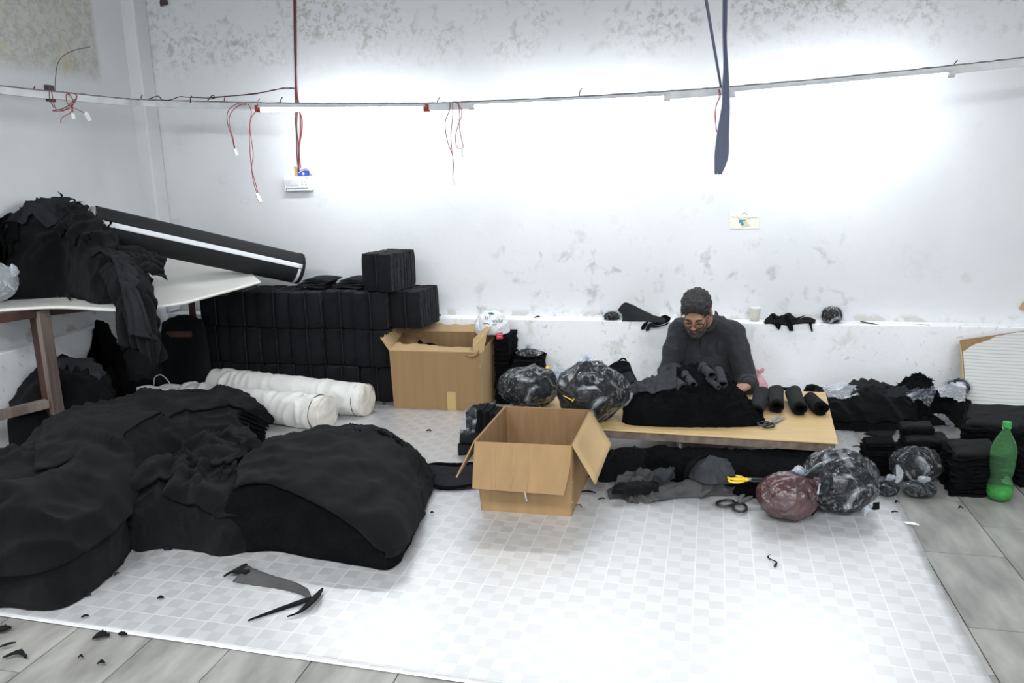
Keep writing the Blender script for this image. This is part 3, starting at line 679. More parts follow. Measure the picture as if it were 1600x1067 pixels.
def cbox_front():
    t = empty('cardboard_box', (-.6, 3.35, 0), 'empty open cardboard box with hanging flaps in the middle of the white mat', 'box', 'open cardboard boxes')
    th = .006; h = .318
    FLb, FRb, BRb, BLb = (-.800, 3.115, 0), (-.413, 3.108, 0), (-.390, 3.56, 0), (-.777, 3.575, 0)
    FLt, FRt, BRt, BLt = (-.817, 3.10, h), (-.409, 3.105, h), (-.387, 3.595, h), (-.793, 3.605, h)
    bevel(MB().plate([FLb, FRb, FRt, FLt], th).build('front_panel', CARD, t), .002)
    MB().plate([FRb, BRb, BRt, FRt], th).build('side_panel', CARD, t)
    MB().plate([BLb, FLb, FLt, BLt], th).build('side_panel', CARDI, t)
    MB().plate([BRb, BLb, BLt, BRt], th).build('back_panel', CARDI, t)
    MB().plate([FLb, FRb, BRb, BLb], .006).build('bottom_panel', CARDI, t)
    a = np.array(FLt); b = np.array(FRt)
    C = []
    for i in range(7):
        u = i/6; p = a+(b-a)*u
        C.append([p+(0, -.004, .003), p+(0, -.035, -.075), YP(738+(881-738)*u, 763+(774-763)*u, 3.025)])
    ob = mobj('front_flap', np.array(C).reshape(-1, 3), gridfaces(7, 3), CARD, t, False); solid(ob, th)
    c = np.array(BRt)
    o1 = YP(955, 694, 3.33); o2 = YP(930, 757, 3.10)
    sheet('right_flap', [[b+(.004, 0, .003), c+(.004, 0, .003)], [o2, o1]], CARDL, t, 8, 8, th, 0)
    d = np.array(BLt)
    o3 = YP(713, 746, 3.02); o4 = o3+np.array([.02, .44, .04])
    MB().plate([a+(-.003, 0, .002), d+(-.003, 0, .002), o4, o3], th).build('left_flap', CARD, t)
    # back flap folded down behind
    MB().plate([c+(0, .005, .002), d+(0, .005, .002), d+(0, .018, -.12), c+(0, .018, -.12)], th).build('back_flap', CARD, t)
    for k in range(3): MB().tube([(-.409, 3.115+.003, .06+.09*k), (-.407, 3.12, .065+.09*k)], .003, 6).build('staple', STEEL, t)
    mb = MB()
    for x in (770, 777, 803, 829): 
        u = (x-740)/150; p = a+(b-a)*u; q = YP(738+(881-738)*u, 762.5+(773.5-762.5)*u, 3.0225)
        m_ = p+(0, -.0385, -.075); mb.tube([p+(0, -.008, .0), m_, q+(0, -.002, .002)], .0012, 4)
    mb.build('crease_line', CARDL, t)
    MB().plate([YP(819, 769, 3.09), YP(821, 769, 3.09), YP(824, 783, 3.09), YP(822, 783, 3.09)], .001).build('paper_fleck', WPLAS, t)
cbox_front()

# ================================================================== WHITE SACK ROLLS
def sack_roll(a, b, ra, rb, lab, tail=None, seed=0):
    """woven sack roll lying on the mat, a = tied end, b = capped end"""
    a = np.array(a, float); b = np.array(b, float); t = empty('sack_roll', (a+b)/2*np.array([1, 1, 0]), lab, 'wrapped roll', 'white wrapped rolls')
    d = b-a; L_ = np.linalg.norm(d); d /= L_; s = np.cross(d, (0, 0, 1)); s /= np.linalg.norm(s); u = np.cross(s, d)
    n, m = 110, 56; V = np.zeros((n, m, 3)); q = np.linspace(0, 1, n)
    prof = ra+(rb-ra)*q; prof = prof*np.clip(np.sqrt(np.clip(q/.05, 0, 1)), .35, 1)*(1-.10*np.clip((q-.96)/.04, 0, 1)**2)
    for j in range(m):
        an = 2*math.pi*j/m; V[:, j] = a+d*L_*q[:, None]+prof[:, None]*(math.cos(an)*s+math.sin(an)*u)
    nn = gnormals(V)
    if (nn[n//2, 0]@s) < 0: nn = -nn
    loc = np.stack([V@s*5+seed, V@d*9, V@u*5], -1)
    amp = .006+.009*np.exp(-((q-.16)/.12)**2)+.008*np.exp(-((q-.85)/.07)**2)
    dsp = amp[:, None]*folds(loc*.32, 3.2, seed)+.0035*folds(loc*np.array([1, .3, 1]), 1.2, seed+5)
    V += nn*dsp[..., None]; V[..., 2] = np.maximum(V[..., 2], .006)
    body = mobj('sack', list(V.reshape(-1, 3))+[a-d*.01], gridfaces(n, m, True)+[(n*m, (j+1) % m, j) for j in range(m)], WSACK, t, True)
    # end cap: cream disc with rim
    mb = MB(); ce = b-d*.004; prof2 = [(0, .018), (.25, .017), (.6, .012), (.85, .012), (.96, .007), (1.0, -.004), (.985, -.03), (1.0, -.055)]
    V2 = []; k = 36
    for r, h in prof2:
        for j in range(k):
            an = 2*math.pi*j/k; w = 1+.03*math.sin(3*an+seed); V2.append(ce+d*(h+.004*math.sin(5*an+seed)*r)+rb*1.0*r*w*(math.cos(an)*s+math.sin(an)*u))
    V2 = np.array(V2); V2[:, 2] = np.maximum(V2[:, 2], .005)
    mobj('end_cap', V2, gridfaces(len(prof2), k, True), WCAP, t, True)
    for off, rr in ((-.05, .0025), (.004, .002)):
        P = [ce+d*off+(rb*1.0+.002)*(math.cos(x)*s+math.sin(x)*u) for x in np.linspace(0, 2*math.pi, 40)]
        P = [np.array([p[0], p[1], max(p[2], .006)]) for p in P]; MB().tube(P, rr, 5, False).build('stitching', WIREB if off < 0 else WCAP, t, True)
    if tail is not None:
        P = cr(np.array(tail), 40); R_ = np.linspace(ra*.6, ra*.5, 40)*(1-.35*np.exp(-((np.linspace(0, 1, 40)-.6)/.1)**2))
        V3 = []; T = np.gradient(P, axis=0); T /= np.linalg.norm(T, axis=1)[:, None]
        for i in range(40):
            s3 = np.cross(T[i], (0, 0, 1)); s3 /= np.linalg.norm(s3); u3 = np.cross(s3, T[i])
            for j in range(36):
                an = 2*math.pi*j/36; r_ = R_[i]*(1+.12*math.sin(9*an+2*math.sin(an*2))*min(1, i/12)); V3.append(P[i]+r_*(math.cos(an)*s3+math.sin(an)*u3))
        V3 = np.array(V3); V3[:, 2] = np.maximum(V3[:, 2], .006); nV = len(V3); V3 = np.concatenate([V3, [P[-1]]])
        mobj('gathered_neck', V3, gridfaces(40, 36, True)+[(nV, 39*36+j, 39*36+(j+1) % 36) for j in range(36)], WSACK, t, True)
        k_ = P[24]; MB().tube(cr(np.array([k_+(0, -.02, .05), k_+(.02, -.03, .10), k_+(.06, -.02, .115), k_+(.09, 0, .07), k_+(.10, 0, .03)]), 24), .003, 6).build('drawstring', WSACK, t, True)
    return t
ra = .098
b1 = G(522, 677); b1 = np.array([-1.93, 4.05, .098]); b2 = np.array([-1.80, 4.33, .098])
sack_roll((-3.02, 4.30, .095), b1, .085, .100, 'nearer of the two white wrapped rolls, its gathered mouth at the left', tail=[(-2.97, 4.32, .10), (-3.08, 4.29, .115), (-3.17, 4.25, .125), (-3.25, 4.20, .12)], seed=1)
sack_roll((-2.95, 4.492, .108), b2, .115, .095, 'farther white wrapped roll, lying against the dark felt stacks', seed=4)

# ================================================================== FELT BUNDLES
def felt_bundle_proto(name='felt_bundle'):
    t = bpy.data.objects.new(name, None); link(t); t.empty_display_size = .05
    w, h, dp = .205, .232, .26; n = 14
    V = MB(); rng = random.Random(3); fv = MB()
    for k in range(n):
        y = dp*k/n; dx = rng.uniform(-.006, .006); dz = rng.uniform(-.006, .002); ww = w+rng.uniform(-.006, .006)
        # pinched sheet: thinner round the tie in the middle, each lobe bulging
        tgt = fv if k == 0 else V
        nx, nz = 13, 7; P = []
        for s_ in (0, 1):
            for i in range(nx):
                for j in range(nz):
                    u = i/(nx-1)*2-1; v = j/(nz-1)
                    bul = (.030*(1-math.exp(-(u/.16)**2))-.014*abs(u)**4-.010*(2*v-1)**4)*(1-2*k/n)
                    P.append((u*ww/2+dx, y+.012-bul+s_*dp/n*.80, v*h+dz*v))
        Fc = []
        for i in range(nx-1):
            for j in range(nz-1):
                a = i*nz+j; b = a+nx*nz; Fc += [(a, a+nz, a+nz+1, a+1), (b, b+1, b+nz+1, b+nz)]
        for j in range(nz-1):
            for i in (0, nx-1):
                a = i*nz+j; b = a+nx*nz; Fc.append((a, a+1, b+1, b) if i == 0 else (a+1, a, b, b+1))
        for i in range(nx-1):
            for j in (0, nz-1):
                a = i*nz+j; b = a+nx*nz; Fc.append((a+nz, a, b, b+nz) if j == 0 else (a, a+nz, b+nz, b))
        tgt.add(P, Fc)
    def mk(nm, mb, mat):
        me = bpy.data.meshes.new(nm); me.from_pydata(mb.V, [], mb.F); me.shade_flat(); me.materials.append(mat); o = bpy.data.objects.new(nm, me); link(o); o.parent = t; return o
    f = mk('front_sheet', fv, FELT); bevel(f, .004, 2); l = mk('felt_layers', V, FELTE); bevel(l, .002, 1)
    tb = MB(); tb.tube([(0, .004, .004), (0, .002, h*.5), (0, .004, h), (0, dp*.5, h+.002), (0, dp, h)], .003, 6); b = mk('tie_cord', tb, BLKP)
    return t
proto = felt_bundle_proto()
def dup(root, loc, rz, scale=(1, 1, 1), lab=None, group=None, first=False, rx=0, ry=0):
    if first: r = root
    else:
        r = root.copy(); link(r)
        for ch in list(root.children):
            c = ch.copy(); link(c); c.parent = r
    r.location = loc; r.rotation_euler = (rx, ry, rz); r.scale = scale; r['label'] = lab; r['category'] = 'felt bundle'
    if group: r['group'] = group
    return r
rows = ['bottom', 'middle', 'top']; rg = random.Random(5)
ordn = ['first', 'second', 'third', 'fourth', 'fifth', 'sixth', 'seventh']
firstb = True
for r in range(3):
    for c in range(7):
        x = -2.93+.2165*c; z = .237*r
        if c == 6 and r < 2: continue
        lab = '%s tied dark felt bundle from the left in the %s row of the stack' % (ordn[c], rows[r])
        if c == 0: lab = 'leftmost tied dark felt bundle of the %s row, beside the bench leg' % rows[r]
        if c == 6: lab = 'rightmost tied dark felt bundle of the top row, above the torn cardboard box'
        dup(proto, (x+rg.uniform(-.008, .008), 4.60+rg.uniform(-.02, .015)+(0.03 if c == 6 else 0), z+.002), rg.uniform(-.05, .05)+(.04 if c < 6 else -.10), (1+rg.uniform(-.03, .03), 1, 1+rg.uniform(-.03, 0)), lab, 'tied felt bundles in the stack', firstb, ry=rg.uniform(-.03, .03))
        firstb = False
dup(proto, (-1.80, 4.60, .712), -.28, (1.0, 1.0, 1.0), 'single tied dark felt bundle sitting alone on top of the stack', 'tied felt bundles in the stack')
# loose folded sheets fanned on top of the stack
def fan(x, y, z, n, lab):
    t = empty('felt_pile', (x, y, z), lab, 'felt pile', 'loose felt piles on the stack')
    for k in range(n):
        u = k/(n-1); C = []
        for i in range(4):
            C.append([(x-.11+.05*u+i*.062, y+.02+.20*j/3, z+.006+.0075*k+.006*math.sin(i*1.5+k)) for j in range(4)])
        sheet('felt_sheet', C, FELTE if k % 2 else FELT, t, 14, 10, .006, .002, 9, seed=k)
fan(-2.27, 4.66, .714, 7, 'left fan of loose felt sheets on the felt stack top')
fan(-2.02, 4.66, .714, 7, 'right fan of loose felt sheets on the stack, beside the single bundle')
# dark felt pieces closing the left end under the bench
def slab_stack(name, lab, cat, outline, z0, z1, n, mat, jit=.008, seed=0, top=None, group=None, lean=(0, 0), rough_=.008, topmat=None):
    """pile of flat cloth pieces with ruffled edges; outline = footprint"""
    O = np.array([[p[0], p[1]] for p in outline], float); cx = O.mean(0); t = empty(name, (cx[0], cx[1], z0), lab, cat, group)
    m = 64
    Pc = np.concatenate([O, O[:1]]); L_ = np.concatenate([[0], np.cumsum(np.linalg.norm(np.diff(Pc, axis=0), axis=1))]); q = np.linspace(0, L_[-1], m, endpoint=False)
    B = np.stack([np.interp(q, L_, Pc[:, 0]), np.interp(q, L_, Pc[:, 1])], 1); rgx = np.random.RandomState(seed); dz = (z1-z0)/n
    V = []; Fc = []
    for k in range(n):
        zb = z0+k*dz; off = rgx.uniform(-jit, jit, 2)+np.array(lean)*k/n; sc = 1+rgx.uniform(-jit, jit)*1.2
        ring = cx+(B-cx)*sc+off; w = jit*1.9*noise(np.concatenate([ring*30, np.full((m, 1), k*1.7+seed)], 1)); dr = (ring-cx)/np.linalg.norm(ring-cx, axis=1)[:, None]
        ring = ring+dr*w[:, None]; zz = rough_*noise(np.concatenate([ring*13, np.full((m, 1), seed)], 1))
        base = len(V)
        for e, (s, zoff) in enumerate(((.985, 0), (1.0, dz*.25), (1.0, dz*.7), (.975, dz*.98))):
            V += [(cx[0]+(p[0]-cx[0])*s, cx[1]+(p[1]-cx[1])*s, max(z0+.001, zb+zoff+zz[i]*(k+1)/n)) for i, p in enumerate(ring)]
        Fc += [tuple(i+base for i in f) for f in gridfaces(4, m, True)]
        V.append((cx[0]+off[0], cx[1]+off[1], zb+dz*.98)); cidx = len(V)-1
        Fc += [(cidx, base+3*m+j, base+3*m+(j+1) % m) for j in range(m)]
    mobj('cloth_layers', V, Fc, mat, t, True, kind='stuff' if n > 10 else None)
    if top is not None:
        ring = cx+(B-cx)*top+np.array(lean); V = []; 
        for s, zo in ((1.0, 0), (1.0, .008), (.8, .014), (.4, .016)):
            V += [(cx[0]+lean[0]+(p[0]-cx[0]-lean[0])*s, cx[1]+lean[1]+(p[1]-cx[1]-lean[1])*s, z1+zo+.006*float(noise(np.array([p[0]*11, p[1]*11, seed+s])))) for p in ring]
        V.append((cx[0]+lean[0], cx[1]+lean[1], z1+.016)); mobj('top_piece', V, gridfaces(4, m, True)+[(4*m, 3*m+j, 3*m+(j+1) % m) for j in range(m)], topmat or mat, t, True)
    return t
slab_stack('felt_pile', 'tall pile of flat black pieces standing behind the torn cardboard box', 'felt pile', [(-1.085, 4.66), (-.995, 4.66), (-.985, 4.90), (-1.085, 4.90)], 0, .43, 30, BLK2, .006, 2)
slab_stack('felt_pile', 'short pile of flat black pieces between the tall pile and the plastic bags', 'felt pile', [(-.97, 4.62), (-.80, 4.62), (-.80, 4.88), (-.96, 4.88)], 0, .29, 20, BLK2, .006, 3)

# ================================================================== BENCH AT THE LEFT WALL
def bench():
    t = empty('work_bench', (-2.95, 3.9, 0), 'wooden work bench with a warped white laminate top in the left corner', 'work bench')
    C = [[(-3.48, 3.22, .80), (-3.48, 3.8, .81), (-3.48, 4.4, .85), (-3.44, 4.82, .96)],
         [(-3.10, 3.44, .80), (-3.1, 3.9, .805), (-3.1, 4.4, .825), (-3.1, 4.78, .90)],
         [(-2.67, 3.43, .795), (-2.7, 3.85, .80), (-2.72, 4.35, .81), (-2.78, 4.72, .85)],
         [(-2.46, 3.62, .80), (-2.45, 3.9, .80), (-2.44, 4.15, .80), (-2.44, 4.36, .80)]]
    sheet('laminate_top', C, LAM, t, 40, 40, .012, .0, 5)
    def leg(x, y, w1=.05, w2=.05):
        bevel(MB().box((x, y, .39), (w1, w2, .78)).build('leg', WOODR, t), .003)
    leg(-3.235, 3.50, .06, .055); leg(-3.045, 4.55, .03, .03); leg(-3.45, 2.85, .06, .05)
    bevel(MB().box((-3.192, 3.485, .39), (.026, .075, .78)).build('worn_lit_edge', WOODW, t), .003)  # paler strip paints the leg's lit right edge along with its wear
    for z, m in ((.29, WOODW), (.77, WOODR)):
        bevel(MB().hexa([(-3.235, 3.46, z-.022), (-3.475, 2.85, z-.022), (-3.43, 2.83, z-.022), (-3.19, 3.44, z-.022), (-3.235, 3.46, z+.022), (-3.475, 2.85, z+.022), (-3.43, 2.83, z+.022), (-3.19, 3.44, z+.022)]).build('rail', m, t), .002)
    bevel(MB().hexa([(-3.23, 3.50, .74), (-2.60, 4.23, .74), (-2.60, 4.27, .74), (-3.23, 3.54, .74), (-3.23, 3.50, .785), (-2.60, 4.23, .785), (-2.60, 4.27, .785), (-3.23, 3.54, .785)]).build('rail', WOODR, t), .002)
bench()
def A3(*p): return np.array(p, float)
o, GB, NB = loft('cloth_heap', [(G(-70, 478, .81), YP(-70, 345, 3.72)), (G(0, 470, .81), YP(0, 336, 3.80)), (G(55, 467, .81), YP(50, 326, 3.86)), (G(110, 465, .81), YP(112, 322, 3.90)), (G(150, 474, .81), YP(150, 345, 3.88)), (G(195, 470, .81), YP(188, 388, 3.80)), (G(238, 448, .81), YP(226, 412, 3.78))],
     BLK, None, 130, 80, q=.75, back=.7, amp=.034, freq=5.5, seed=3, zb=.81, rag=.006, ret=True)
tag(o, 'high heap of crumpled black cloth scraps on the white bench', 'cloth heap')
patch('torn_piece', GB, NB, .12, .50, .30, .62, .018, .004, CHA, o, .03, 4, .10)
patch('torn_piece', GB, NB, .45, .80, .22, .48, .02, .004, BLK, o, .03, 9, .12)
patch('torn_piece', GB, NB, .02, .30, .18, .40, .02, .004, BLK2, o, .03, 12, .12)
for k in range(26):   # frayed fringe at the front of the heap and tufts along its crest
    rr = random.Random(k)
    if k < 16:
        a = G(rr.uniform(95, 150), rr.uniform(425, 462), .83)+A3(0, -.02, rr.uniform(0, .07)); b = a+A3(rr.uniform(-.03, .09), -.04, -.03-rr.uniform(0, .05)); c = b+A3(rr.uniform(.0, .05), -.02, -.03)
    else:
        a = GB[int(rr.uniform(8, 100)), int(rr.uniform(30, 44))]; b = a+A3(rr.uniform(-.05, .05), -.01, .03); c = b+A3(rr.uniform(-.05, .05), 0, rr.uniform(-.01, .035))
    if c[2] < .815 and c[1] > 3.42: c[2] = .815; b[2] = max(b[2], .82)
    ribbon('frayed_end', [a, b, c], [.022, .014, .003], (1, .2, .3), CHA if k % 3 == 0 else BLK, o, .002, 12, .004, k)
def star_piece():
    C = [[YP(185, 388, 3.70), YP(180, 400, 3.60), YP(186, 412, 3.55)], [YP(210, 385, 3.74), YP(212, 402, 3.62), YP(212, 425, 3.52)], [YP(235, 392, 3.72), YP(238, 410, 3.62), YP(240, 428, 3.56)], [YP(262, 405, 3.70), YP(256, 418, 3.62), YP(261, 437, 3.58)]]
    o = sheet('cloth_piece', C, BLK, None, 40, 30, .005, .015, 12, 2, .004); tag(o, 'pointed black cloth piece sticking out on the right of the bench heap', 'cloth piece')
star_piece()
def drape():
    C = [[YP(150, 415, 3.62), YP(165, 445, 3.42), YP(180, 485, 3.36), YP(184, 515, 3.36), YP(188, 538, 3.37)],
         [YP(175, 395, 3.66), YP(193, 425, 3.45), YP(205, 480, 3.33), YP(210, 520, 3.33), YP(214, 545, 3.34)],
         [YP(200, 400, 3.64), YP(220, 430, 3.47), YP(228, 480, 3.35), YP(234, 525, 3.32), YP(240, 570, 3.33)],
         [YP(222, 415, 3.62), YP(238, 450, 3.50), YP(248, 495, 3.42), YP(254, 530, 3.40), YP(262, 560, 3.40)]]
    o = sheet('draped_cloth', C, BLK, None, 80, 80, .006, .016, 7, 21, .003, (2.2, 2.2, .45)); tag(o, 'black cloth hanging down over the front edge of the white bench', 'cloth')
    C2 = [[c[0]+A3(-.02, -.01, .02), c[1]+A3(-.015, -.03, .015), c[2]+A3(-.01, -.03, .01), c[3]+A3(0, -.035, .0)] for c in C[1:]]
    sheet('top_layer', C2, CHA, o, 60, 60, .004, .013, 7, 33, .003, (2.2, 2.2, .45))
drape()
def bench_roll():
    a = A3(-3.19, 3.93, 1.185); b = A3(-2.405, 4.76, .835); t = empty('fabric_roll', (a+b)/2, 'black fabric roll with a white stripe leaning from the bench heap to the felt stack', 'fabric roll')
    d = b-a; L_ = np.linalg.norm(d); d /= L_; s = np.cross(d, (0, 0, 1)); s /= np.linalg.norm(s); u = np.cross(s, d); n, m = 40, 40
    cam_ = A3(0, 0, H)-(a+b)/2; cam_ -= d*(cam_@d); cam_ /= np.linalg.norm(cam_); up = np.cross(d, cam_); up = up if up[2] > 0 else -up
    q = np.linspace(0, 1, n); r_ = .104-.006*q
    def ringp(an, i, k=1.0): return a+d*L_*q[i]+k*r_[i]*(math.cos(an)*cam_+math.sin(an)*up)
    ex = lambda an: L_*(.0+.05*math.sin(an*2)*0)
    V = [ringp(2*math.pi*j/m, i) for i in range(n) for j in range(m)]
    mobj('roll_body', V, gridfaces(n, m, True), RUBB, t, True)
    a0, a1 = math.radians(2), math.radians(18); k = 6
    V = [ringp(a0+(a1-a0)*j/k, i, 1.012) for i in range(n) for j in range(k+1)]
    mobj('white_stripe', V, gridfaces(n, k+1), WHT, t, True)
    # spiral layers at the right end and trim
    mb = MB()
    for rr in (.92, .78, .64, .5, .36): mb.tube([b+d*.002+r_[-1]*rr*(math.cos(x)*cam_+math.sin(x)*up) for x in np.linspace(0, 2*math.pi, 30)], .0035, 5, False)
    V = [b+d*-.004]+[ringp(2*math.pi*j/m, n-1, .99) for j in range(m)]; mobj('end_face', V, [(0, 1+j, 1+(j+1) % m) for j in range(m)], CHA, t, False)
    mb.build('fabric_layer', FELTE, t, True, kind='stuff')
    V = [b+d*dd+(r_[-1]*1.006)*(math.cos(an)*cam_+math.sin(an)*up) for dd in (-.022, .004) for an in np.linspace(math.radians(-95), math.radians(0), 12)]
    mobj('white_end_trim', V, gridfaces(2, 12), WHT, t, True)
    V = [b+d*dd+(r_[-1]*1.02)*(math.cos(an)*cam_+math.sin(an)*up) for dd in (-.004, .02) for an in np.linspace(math.radians(-120), math.radians(120), 24)]
    mobj('outer_layer', V, gridfaces(2, 24), CHA, t, True); solid(t.children[-1], .003)
    MB().tube([a-d*.04, a+d*.01], [.07, .072], 24).build('cardboard_core', CORE, t, True)
    MB().tube([a-d*.022, a-d*.002], [.097, .099], 30).build('left_end_ring', METAL, t, True)
bench_roll()
# plastic bag at the far left of the bench
def blob(name, c, r, mat, parent=None, amp=.1, freq=7, seed=0, zmin=None, n=64, m=96, neck=None, crease=.0, nc=14, flare=0.0, kind=None):
    """soft bag: pole = neck direction; creases radiate from the neck"""
    c = np.array(c, float); r = np.array(r, float); nk = np.array(neck if neck is not None else (0, 0, 1), float); nk /= np.linalg.norm(nk)
    a = np.cross(nk, (0, 1, .01)); a /= np.linalg.norm(a); b = np.cross(nk, a); V = []
    rs = np.random.RandomState(seed); ph = rs.uniform(0, 6.28, 6)
    for i in range(n):
        th = math.pi*i/(n-1); cc, ss = math.cos(th), math.sin(th)
        w = math.exp(-(th/.75)**2)+.10
        for j in range(m):
            p = 2*math.pi*j/m; k = 1+crease*w*(math.sin(nc*p+ph[0]+1.3*math.sin(2*p))+.6*math.sin((nc*2-3)*p+ph[1]))
            rad = ss*k; z = cc+(.28*math.exp(-(th/.33)**2) if neck is not None else 0)
            if neck is not None: rad *= 1-.45*math.exp(-((th-.24)/.2)**2)
            V.append((rad*math.cos(p), rad*math.sin(p), z))
    V = np.array(V); D = V[:, :1]*a+V[:, 1:2]*b+V[:, 2:3]*nk; P = c+D*r
    nn = D/(np.linalg.norm(D, axis=1)[:, None]+1e-6); P += nn*(r.min()*(amp*fbm(P*freq+seed, 3)+(.09 if crease else 0)*folds((P-c)/r.min()*np.array([1, 1, .7]), .9, seed)+(.035 if crease else 0)*folds((P-c)/r.min(), 2.6, seed+4)))[:, None]
    if zmin is not None: P[:, 2] = np.where(P[:, 2] < zmin, zmin+.0005*(j % 3), P[:, 2])
    o = mobj(name, P, gridfaces(n, m, True), mat, parent, True, kind); return o
def ears(parent, p, d, size, mat, k=3, seed=0):
    """loose ends of a tied plastic bag above its knot"""
    rs = random.Random(seed); d = np.array(d, float); d /= np.linalg.norm(d)
    for i in range(k):
        ang = rs.uniform(-1.1, 1.1); s = np.cross(d, (0, 1, 0)); s /= np.linalg.norm(s)+1e-6
        e = d*math.cos(ang)+s*math.sin(ang); q = [p, p+e*size*.5+A3(0, -.01, 0), p+e*size+A3(0, -.01, -.004)]
        ribbon('bag_end', q, [size*.08, size*.5, size*.35*rs.uniform(.5, 1)], np.cross(e, (0, 1, .2)), mat, parent, .0012, 16, size*.12, seed+i)
def bag(name, lab, cat, c, r, neck, zmin, fm=None, cm=BLK2, seed=0, group=None, crease=.07, ear=.05, fill=.975, drop=.0, eark=3, amp=.10):
    fm = fm or FILM; t = empty(name, (c[0], c[1], zmin), lab, cat, group)
    blob('film', c, r, fm, t, amp, 6, seed, zmin+.001, neck=neck, crease=crease)
    if cm: 
        c2 = np.array(c, float)-np.array([0, 0, drop]); blob('contents', c2, np.array(r)*fill, cm, t, amp, 6, seed, zmin+.004, crease=.02, kind='stuff')
    nk = np.array(neck, float); nk /= np.linalg.norm(nk); p = np.array(c)+nk*np.array(r)*1.12
    if ear: ears(t, p, nk, ear, FILM2 if fm in (FILM, FILM2) else fm, eark, seed)
    return t
bag('plastic_bag', 'clear plastic bag at the photo left edge in front of the bench heap', 'plastic bag', YP(-8, 440, 3.36), (.12, .06, .10), (.7, -.2, .2), .81, cm=None, fm=FILM2, seed=5, ear=.08)

# heaps under the bench
o, g_, n_ = loft('cloth_sack', [(G(20, 735), YP(25, 600, 3.75)), (G(60, 720), YP(60, 566, 3.80)), (G(100, 705), YP(98, 559, 3.84)), (G(140, 695), YP(140, 566, 3.88)), (G(178, 680), YP(172, 588, 3.9))], BLK, None, 70, 50, q=.55, amp=.02, freq=5, seed=12, ret=True, back=.6)
tag(o, 'bulging black cloth sack under the bench, next to the worn leg', 'cloth sack'); patch('grey_lining', g_, n_, .45, .95, .36, .50, .008, .004, SLATE, o, .02, 3, .12)
o = loft('standing_cloth', [(G(108, 655), YP(112, 545, 4.18)), (G(122, 648), YP(122, 509, 4.2)), (G(145, 642), YP(143, 507, 4.2)), (G(160, 636), YP(160, 503, 4.2)), (G(176, 632), YP(170, 520, 4.2)), (G(190, 632), YP(190, 560, 4.2))], BLK2, None, 60, 50, q=.5, amp=.02, freq=8, seed=5, back=.8)
tag(o, 'upright crumpled black cloth standing under the bench against the left wall', 'cloth')
o, g_, n_ = loft('folded_cloth_heap', [(G(170, 652), YP(172, 560, 4.30)), (G(200, 648), YP(195, 533, 4.33)), (G(230, 643), YP(222, 532, 4.35)), (G(262, 636), YP(250, 548, 4.38)), (G(280, 634), YP(272, 590, 4.40))], BLK, None, 70, 50, q=.6, amp=.022, freq=6, seed=8, ret=True, back=.5)
tag(o, 'heap of folded black and grey cloth under the hanging drape', 'cloth heap'); patch('grey_fold', g_, n_, .12, .85, .30, .47, .012, .006, SLATE, o, .03, 6, .05); patch('dark_fold', g_, n_, .2, .95, .10, .28, .012, .006, CHA, o, .03, 16, .05)
o = loft('dark_fill', [(G(262, 640), YP(256, 505, 4.42)), (G(285, 636), YP(285, 492, 4.44)), (G(312, 636), YP(315, 500, 4.44))], BLK, None, 50, 40, q=.5, amp=.012, freq=6, seed=18, back=.4)  # dark filler shape standing in for the shade under the bench
tag(o, 'dark filler put in for the deep shade behind the rear bench leg', 'cloth pile')
MB().box(YP(280, 522, 4.36), (.16, .02, .035), .1).build('board_offcut', WOODR); tag(bpy.data.objects['board_offcut'], 'reddish board offcut lying behind the rear bench leg', 'board')

# ================================================================== BIG BLACK FABRICS ON THE MAT
Z0 = .006
o, g1, n1 = loft('fabric_roll', [(G(-260, 975, Z0), G(-230, 800, .40)), (G(-120, 965, Z0), G(-110, 757, .42)), (G(0, 952, Z0), G(0, 716, .42)), (G(98, 950, Z0), G(80, 679, .41)), (G(190, 885, Z0), G(150, 652, .39)),
      (G(232, 800, Z0), G(225, 627, .35)), (G(300, 750, Z0), G(300, 617, .29)), (G(372, 722, Z0), G(362, 620, .235)), (G(404, 703, Z0), G(398, 642, .17)), (G(412, 692, Z0), G(412, 662, .10))],
      BLK, None, 190, 100, q=.72, back=.8, amp=.036, freq=3.4, seed=41, zb=Z0, rag=.002, ret=True)
tag(o, 'huge loosely rolled black fabric running from the left photo edge to the white rolls', 'fabric roll')
patch('upper_fold', g1, n1, .30, .93, .34, .60, .014, .008, BLK, o, .02, 3, .0)
patch('hanging_fold', g1, n1, .16, .50, lambda s: .05+.05*s, lambda s: .30+.06*s, .018, .008, BLK, o, .05, 13, .0)
for k in range(9):   # gathered selvedges fanning out of the right end
    u = k/8; an = math.radians(-15+125*u); C0 = np.array(g1[-6].mean(0))+A3(.03, -.07, 0); 
    base = np.array([C0[0], C0[1], .07]); r0 = .09
    p = [base+A3(-.22, .0, .03+.10*math.sin(an)*.9)+A3(0, -.11*math.cos(an), 0), base+A3(-.06, -.12*math.cos(an), .02+.11*math.sin(an)), base+A3(.03, -.10*math.cos(an), .085*math.sin(an)+.0), base+A3(.055, -.075*math.cos(an), .06*math.sin(an))]
    for q_ in p: q_[2] = max(q_[2], .02)
    ribbon('gathered_edge', p, [.05, .045, .04, .03], (0, -math.sin(an)*.6-.2, math.cos(an)), BLK2, o, .010, 16, .006, k)
o, g2, n2 = loft('crumpled_fabric', [(G(196, 835, Z0), G(210, 775, .14)), (G(212, 860, Z0), G(240, 735, .23)), (G(255, 858, Z0), G(280, 712, .25)), (G(305, 862, Z0), G(322, 694, .24)), (G(350, 868, Z0), G(360, 694, .22)), (G(395, 860, Z0), G(392, 703, .19)), (G(430, 850, Z0), G(420, 740, .15))],
      BLK, None, 130, 90, q=.7, back=.6, amp=.042, freq=4.2, seed=77, zb=Z0, rag=.003, ret=True)
tag(o, 'crumpled black fabric heap between the huge roll and the folded pile', 'fabric heap')
